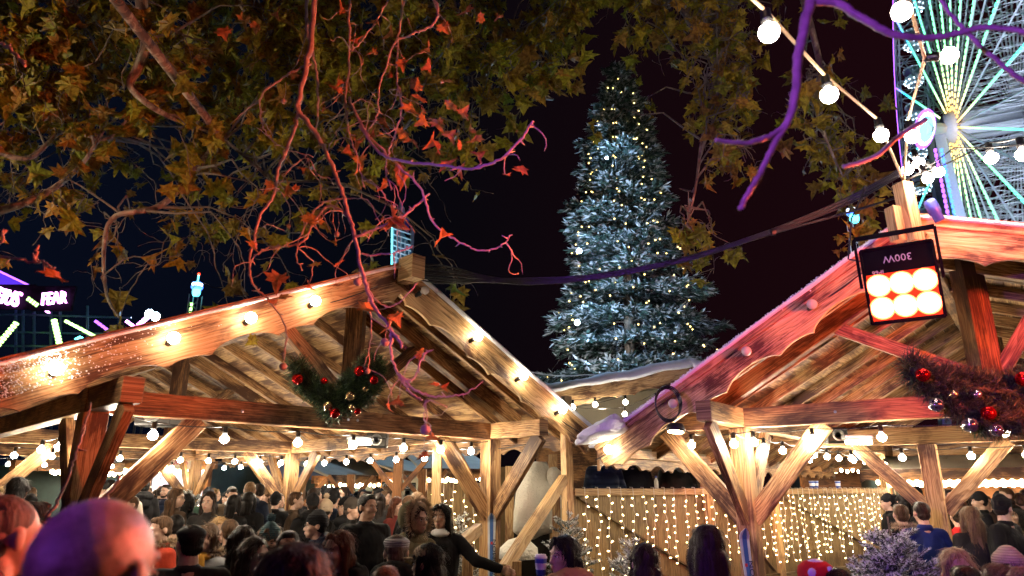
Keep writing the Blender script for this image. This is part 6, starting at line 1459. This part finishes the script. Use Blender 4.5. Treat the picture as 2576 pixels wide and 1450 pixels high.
person('woman with dark red hair and sunglasses pushed up, black jacket, looking left', 851, 1336, 4.7, -28, 'black', 'long', 'auburn', female=True, skin='tan', hood='black')
person('tall dark haired man in a buttoned black coat looking up to the right', 926, 1243, 7.0, 38, 'black', 'short', 'black', skin='tan', build=1.1, head=55)
r3, W3, sh3, h3, _ = person('man in light grey flat cap and khaki jacket seen from behind', 1001, 1338, 5.2, 178, 'khaki', 'crop', 'buzz', hat='flat', hatc='greyknit', hood='black', head=196)
text_obj('NEMER E', M['cup_white'], .045, Vector((.06, .215, sh3-.06)), rot_from((.35, 0, -1), (1, 0, .35)), r3, sx=.9)
person('person in brown patterned cap with black scarf over the head and shoulders', 1077, 1361, 4.8, 215, 'black', 'long', 'black', hat='cap', hatc='mono', female=True, head=240, hood='black')
person('woman in olive parka with big fur hood turned to the right', 1050, 1270, 6.3, 50, 'olive', 'bob', 'dark', female=True, fur='up', skin='tan', head=52)
r3, W3, sh3, h3, _ = person('dark haired woman in black jumper and white collar resting her hand on the rail', 1112, 1266, 7.0, 8, 'black', 'bob', 'black', female=True, skin='tan', pose='reach', head=-14, scarf='white')
text_obj('BALEN', M['cup_white'], .05, Vector((-.01, -.155, sh3-.13)), rot_from((1, 0, .25), (-.25, 0, 1)), r3, sx=1.0)
person('brown haired head close to the lower edge below the grey flat cap', 972, 1424, 3.9, 180, 'black', 'short', 'brown')
r3, W3, sh3, h3, hd = person('woman with long dark hair and camel coat glancing left with a takeaway cup', 1418, 1330, 4.9, 205, 'camel', 'long', 'black', female=True, skin='pale', head=305, hood='camel', H=1.47)
cup('blue takeaway cup with white lid held by the woman in the camel coat', at(1361, 1448, 4.75), 1.05, lid=True)
person('woman with dark brown hair seen from behind before the curtain of lights', 1618, 1368, 4.9, 180, 'black', 'long', 'dark', female=True)
person('woman with long straight dark hair and striped jumper seen from behind', 1774, 1318, 4.15, 178, 'stripe', 'long', 'dark', female=True)
r3, W3, sh3, h3, _ = person('person in red hat with white patches and dark brim', 2048, 1416, 4.1, 178, 'black', 'short', 'dark', H=1.36)
mb = MB(); ht = MB(); hb = [Vector((0, 0, 0))]
c = h3(0, .01, .05); mb.lathe(c, [(.095, 0), (.10, .04), (.092, .075), (.06, .10), (.01, .108)], 24); mb.build('hat', CL['scarlet'], r3, smooth=True).matrix_parent_inverse = Matrix.Identity(4)
mb = MB(); mb.lathe(c, [(.10, -.005), (.175, -.012), (.17, -.002), (.10, .006)], 28); mb.build('brim', CL['black'], r3, smooth=True).matrix_parent_inverse = Matrix.Identity(4)
mb = MB(); mb.sphere(c+Vector((.05, .082, .048)), .026, 2, sc3=(1, .45, 1)); mb.sphere(c+Vector((-.045, .083, .065)), .018, 2, sc3=(1, .5, 1)); mb.sphere(c+Vector((0, .01, .09)), .05, 2, sc3=(1, 1, .5)); mb.build('white_patches', CL['white'], r3, smooth=True).matrix_parent_inverse = Matrix.Identity(4)
person('dark head just right of the red hat at the lower edge', 2102, 1430, 4.0, 180, 'black', 'short', 'black')
# standing middle distance
MID = [('young man in black cap and dark green coat looking right', 527, 1226, 12, 42, dict(coat='green', hair='crop', hc='black', hat='beanie', hatc='blackknit', skin='tan')),
       ('man with dark hair and tweed coat looking down beside the navy coat', 584, 1222, 11.5, 35, dict(coat='tweed', hair='short', hc='dark', pitch=22, scarf='white')),
       ('tall man with light brown hair, navy coat with fur hood, back turned', 631, 1212, 10.5, 195, dict(coat='navyw', hair='short', hc='light', fur='collar', hood='navyw', build=1.15)),
       ('tall dark haired man in brown jacket leaning to the navy coat', 651, 1217, 11, 235, dict(coat='brown', hair='short', hc='dark')),
       ('curly haired woman behind the brown jacket', 671, 1231, 13, -30, dict(coat='black', hair='curly', hc='brown', female=True)),
       ('person with pale hood behind the black cap boy', 543, 1229, 13.5, 100, dict(coat='cream', hair='long', hc='light')),
       ('grey haired woman with a scarf left of the far blue ski', 705, 1241, 12, 60, dict(coat='charcoal', hair='bob', hc='buzz', female=True, scarf='grey')),
       ('woman with very long brown hair behind the white flocked fir', 447, 1229, 9.5, 150, dict(coat='brown', hair='long', hc='brown', female=True, head=95, glasses=True)),
       ('bearded man in navy padded jacket facing the camera', 419, 1219, 13, -10, dict(coat='navy', hair='short', hc='dark', beard=True)),
       ('dark haired man in black jacket with back turned, left crowd', 366, 1206, 11.5, 215, dict(coat='black', hair='short', hc='black', hood='black')),
       ('person in black beanie with pale patterned hood, left crowd', 324, 1210, 11, 200, dict(coat='cream', hair='none', hat='beanie', hatc='blackknit', hood='cream')),
       ('dark haired man looking down to the left under the big brace', 283, 1206, 8.6, -60, dict(coat='black', hair='short', hc='black', pitch=18)),
       ('woman with glasses and dark hair under the big brace', 246, 1216, 8.8, 10, dict(coat='charcoal', hair='long', hc='dark', female=True, glasses=True)),
       ('person with dark bushy hair left of the leaning post', 53, 1205, 7.4, 190, dict(coat='black', hair='curly', hc='black')),
       ('blonde person at the far left edge', 8, 1224, 7.6, 20, dict(coat='brown', hair='bob', hc='blond', female=True)),
       ('person in dark beanie and black jacket right of the far ski', 788, 1241, 9.5, 200, dict(coat='black', hair='none', hat='beanie', hatc='blackknit', hood='black')),
       ('man facing right between a beanie and a cream bobble hat', 810, 1245, 10.5, 60, dict(coat='black', hair='short', hc='dark')),
       ('person in cream bobble hat with back turned', 823, 1256, 9.6, 178, dict(coat='black', hair='none', hat='pom', hatc='creamknit')),
       ('person in black hooded jacket with chin covered behind the bobble hat', 853, 1248, 10.5, 0, dict(coat='black', hair='short', hc='black', skin='tan', scarf='black')),
       ('woman in black beanie facing the camera between two beanies', 868, 1250, 9.8, -25, dict(coat='black', hair='bob', hc='black', hat='beanie', hatc='blackknit', female=True)),
       ('older man in grey brown beanie looking right', 889, 1252, 9.0, 75, dict(coat='black', hair='crop', hc='buzz', hat='beanie', hatc='brownknit', hood='black')),
       ('woman with dark hair, glasses and maroon coat looking right', 999, 1249, 9.8, 60, dict(coat='maroon', hair='bob', hc='auburn', glasses=True, female=True, pitch=8)),
       ('man with cropped hair in a black coat bending over a table', 1033, 1246, 9.2, 130, dict(coat='black', hair='crop', hc='brown', build=1.1)),
       ('woman with short blonde hair looking right near the plank wall', 1054, 1238, 10.5, 65, dict(coat='grey', hair='bob', hc='light', female=True)),
       ('tall person in dark beanie and long dark coat at the right, head turned right', 2508, 1244, 7.6, 215, dict(coat='black', hair='none', hat='beanie', hatc='blackknit', head=120, build=1.15)),
       ('woman with very long light brown hair seen from behind at the right', 2433, 1272, 7.9, 182, dict(coat='charcoal', hair='long', hc='light', female=True)),
       ('person in red jacket behind the long haired woman', 2403, 1276, 9.5, 170, dict(coat='scarlet', hair='short', hc='dark')),
       ('dark haired person at the right edge turned left', 2545, 1270, 8.6, -60, dict(coat='tweed', hair='bob', hc='black', female=True)),
       ('brown haired person in black coat with cream fur collar behind the fir tip', 2262, 1268, 8.4, 170, dict(coat='black', hair='short', hc='brown', fur='collar')),
       ('person in bright blue jacket left of the inner post', 2313, 1262, 8.0, 175, dict(coat='blue', hair='short', hc='dark')),
       ('blond person with face lit orange at the foot of the inner post', 2404, 1382, 4.6, -20, dict(coat='brown', hair='long', hc='blond', female=True)),
       ('person in beige knitted hat and navy coat seen from behind', 2527, 1376, 4.6, 182, dict(coat='navy', hair='none', hat='beanie', hatc='creamknit')),
       ('brown haired head close to the lower right edge', 2508, 1418, 3.6, 180, dict(coat='navyw', hair='short', hc='brown')),
       ('light brown haired head in the lower right corner', 2570, 1426, 3.3, 190, dict(coat='black', hair='bob', hc='light')),
       ('black haired head below the orange lit person', 2424, 1424, 3.8, 175, dict(coat='black', hair='short', hc='black'))]
for lb, X, Y, d, yw, kw in MID:
    kw = dict(kw); kw.setdefault('hair', 'short'); person(lb, X, Y, d, yw, **kw)
# standing on the balcony, heads hidden by the roof edge
for lb, X, d, yw, ct in (('person in glossy black padded coat on the balcony, head hidden by the roof', 1520, 10.9, 200, 'navy'), ('person in black coat beside the bottle on the balcony, head hidden', 1590, 11.2, 180, 'black'), ('person with grey scarf on the balcony left of the tall post, head hidden', 1705, 11.6, 10, 'black'), ('broad person in black on the balcony right of the tall post, head hidden', 1835, 12.0, 175, 'charcoal')):
    root = person(lb, X, 1228, d, yw, ct, 'short', 'dark', H=1.78, build=1.25, scarf='grey' if 'scarf' in lb else None)[0]; root.location.z = .60
# packed distant crowd: six figures copied
protos = [person('dark coated figure in the packed crowd far under the roofs', 0, 1228, 60, 180, c_, hr_, hc_, hat=ht_, H=1.74, group='distant crowd') for c_, hr_, hc_, ht_ in (('black', 'short', 'dark', None), ('charcoal', 'long', 'dark', None), ('navyw', 'none', 'black', 'beanie'), ('brown', 'short', 'brown', None), ('black', 'bob', 'black', None), ('black', 'none', 'black', 'beanie'))]
protos = [q[0] for q in protos]
r_ = random.Random(99); used = set(); k = 0
spots = [(X, r_.uniform(13.5, 18)) for X in range(208, 480, 13)]+[(X, r_.uniform(14, 17)) for X in range(566, 730, 16)]+[(X, r_.uniform(12.5, 16)) for X in range(752, 990, 15)]+[(X, r_.uniform(18.3, 21)) for X in range(940, 1075, 11)]+[(X, r_.uniform(10.5, 12.5)) for X in list(range(2225, 2330, 20))+list(range(2385, 2600, 17))]+[(X, r_.uniform(9, 12)) for X in (20, 70, 90, 215, 250, 300, 340, 480, 540, 600, 640, 690, 760, 800, 850, 900, 960)]
def copy_tree(o, parent=None):
    c = o.copy(); col.objects.link(c); c.parent = parent
    if parent is not None: c.matrix_parent_inverse = o.matrix_parent_inverse.copy()
    for ch in list(o.children): copy_tree(ch, c)
    return c
for X, d in spots:
    pr = protos[r_.randrange(6)]; x = at(X, 1228, d).x
    if pr.name not in used: o = pr; used.add(pr.name)
    else: o = copy_tree(pr)
    s_ = r_.uniform(.95, 1.05); o.location = (x+r_.uniform(-.08, .08), d, 0); o.rotation_euler = (0, 0, math.radians(r_.choice((180, 150, 210, 90, -90, 0, 20, -30, 170))+r_.uniform(-20, 20))); o.scale = (s_, s_, s_)

bpy.data.scenes.remove(TMP)
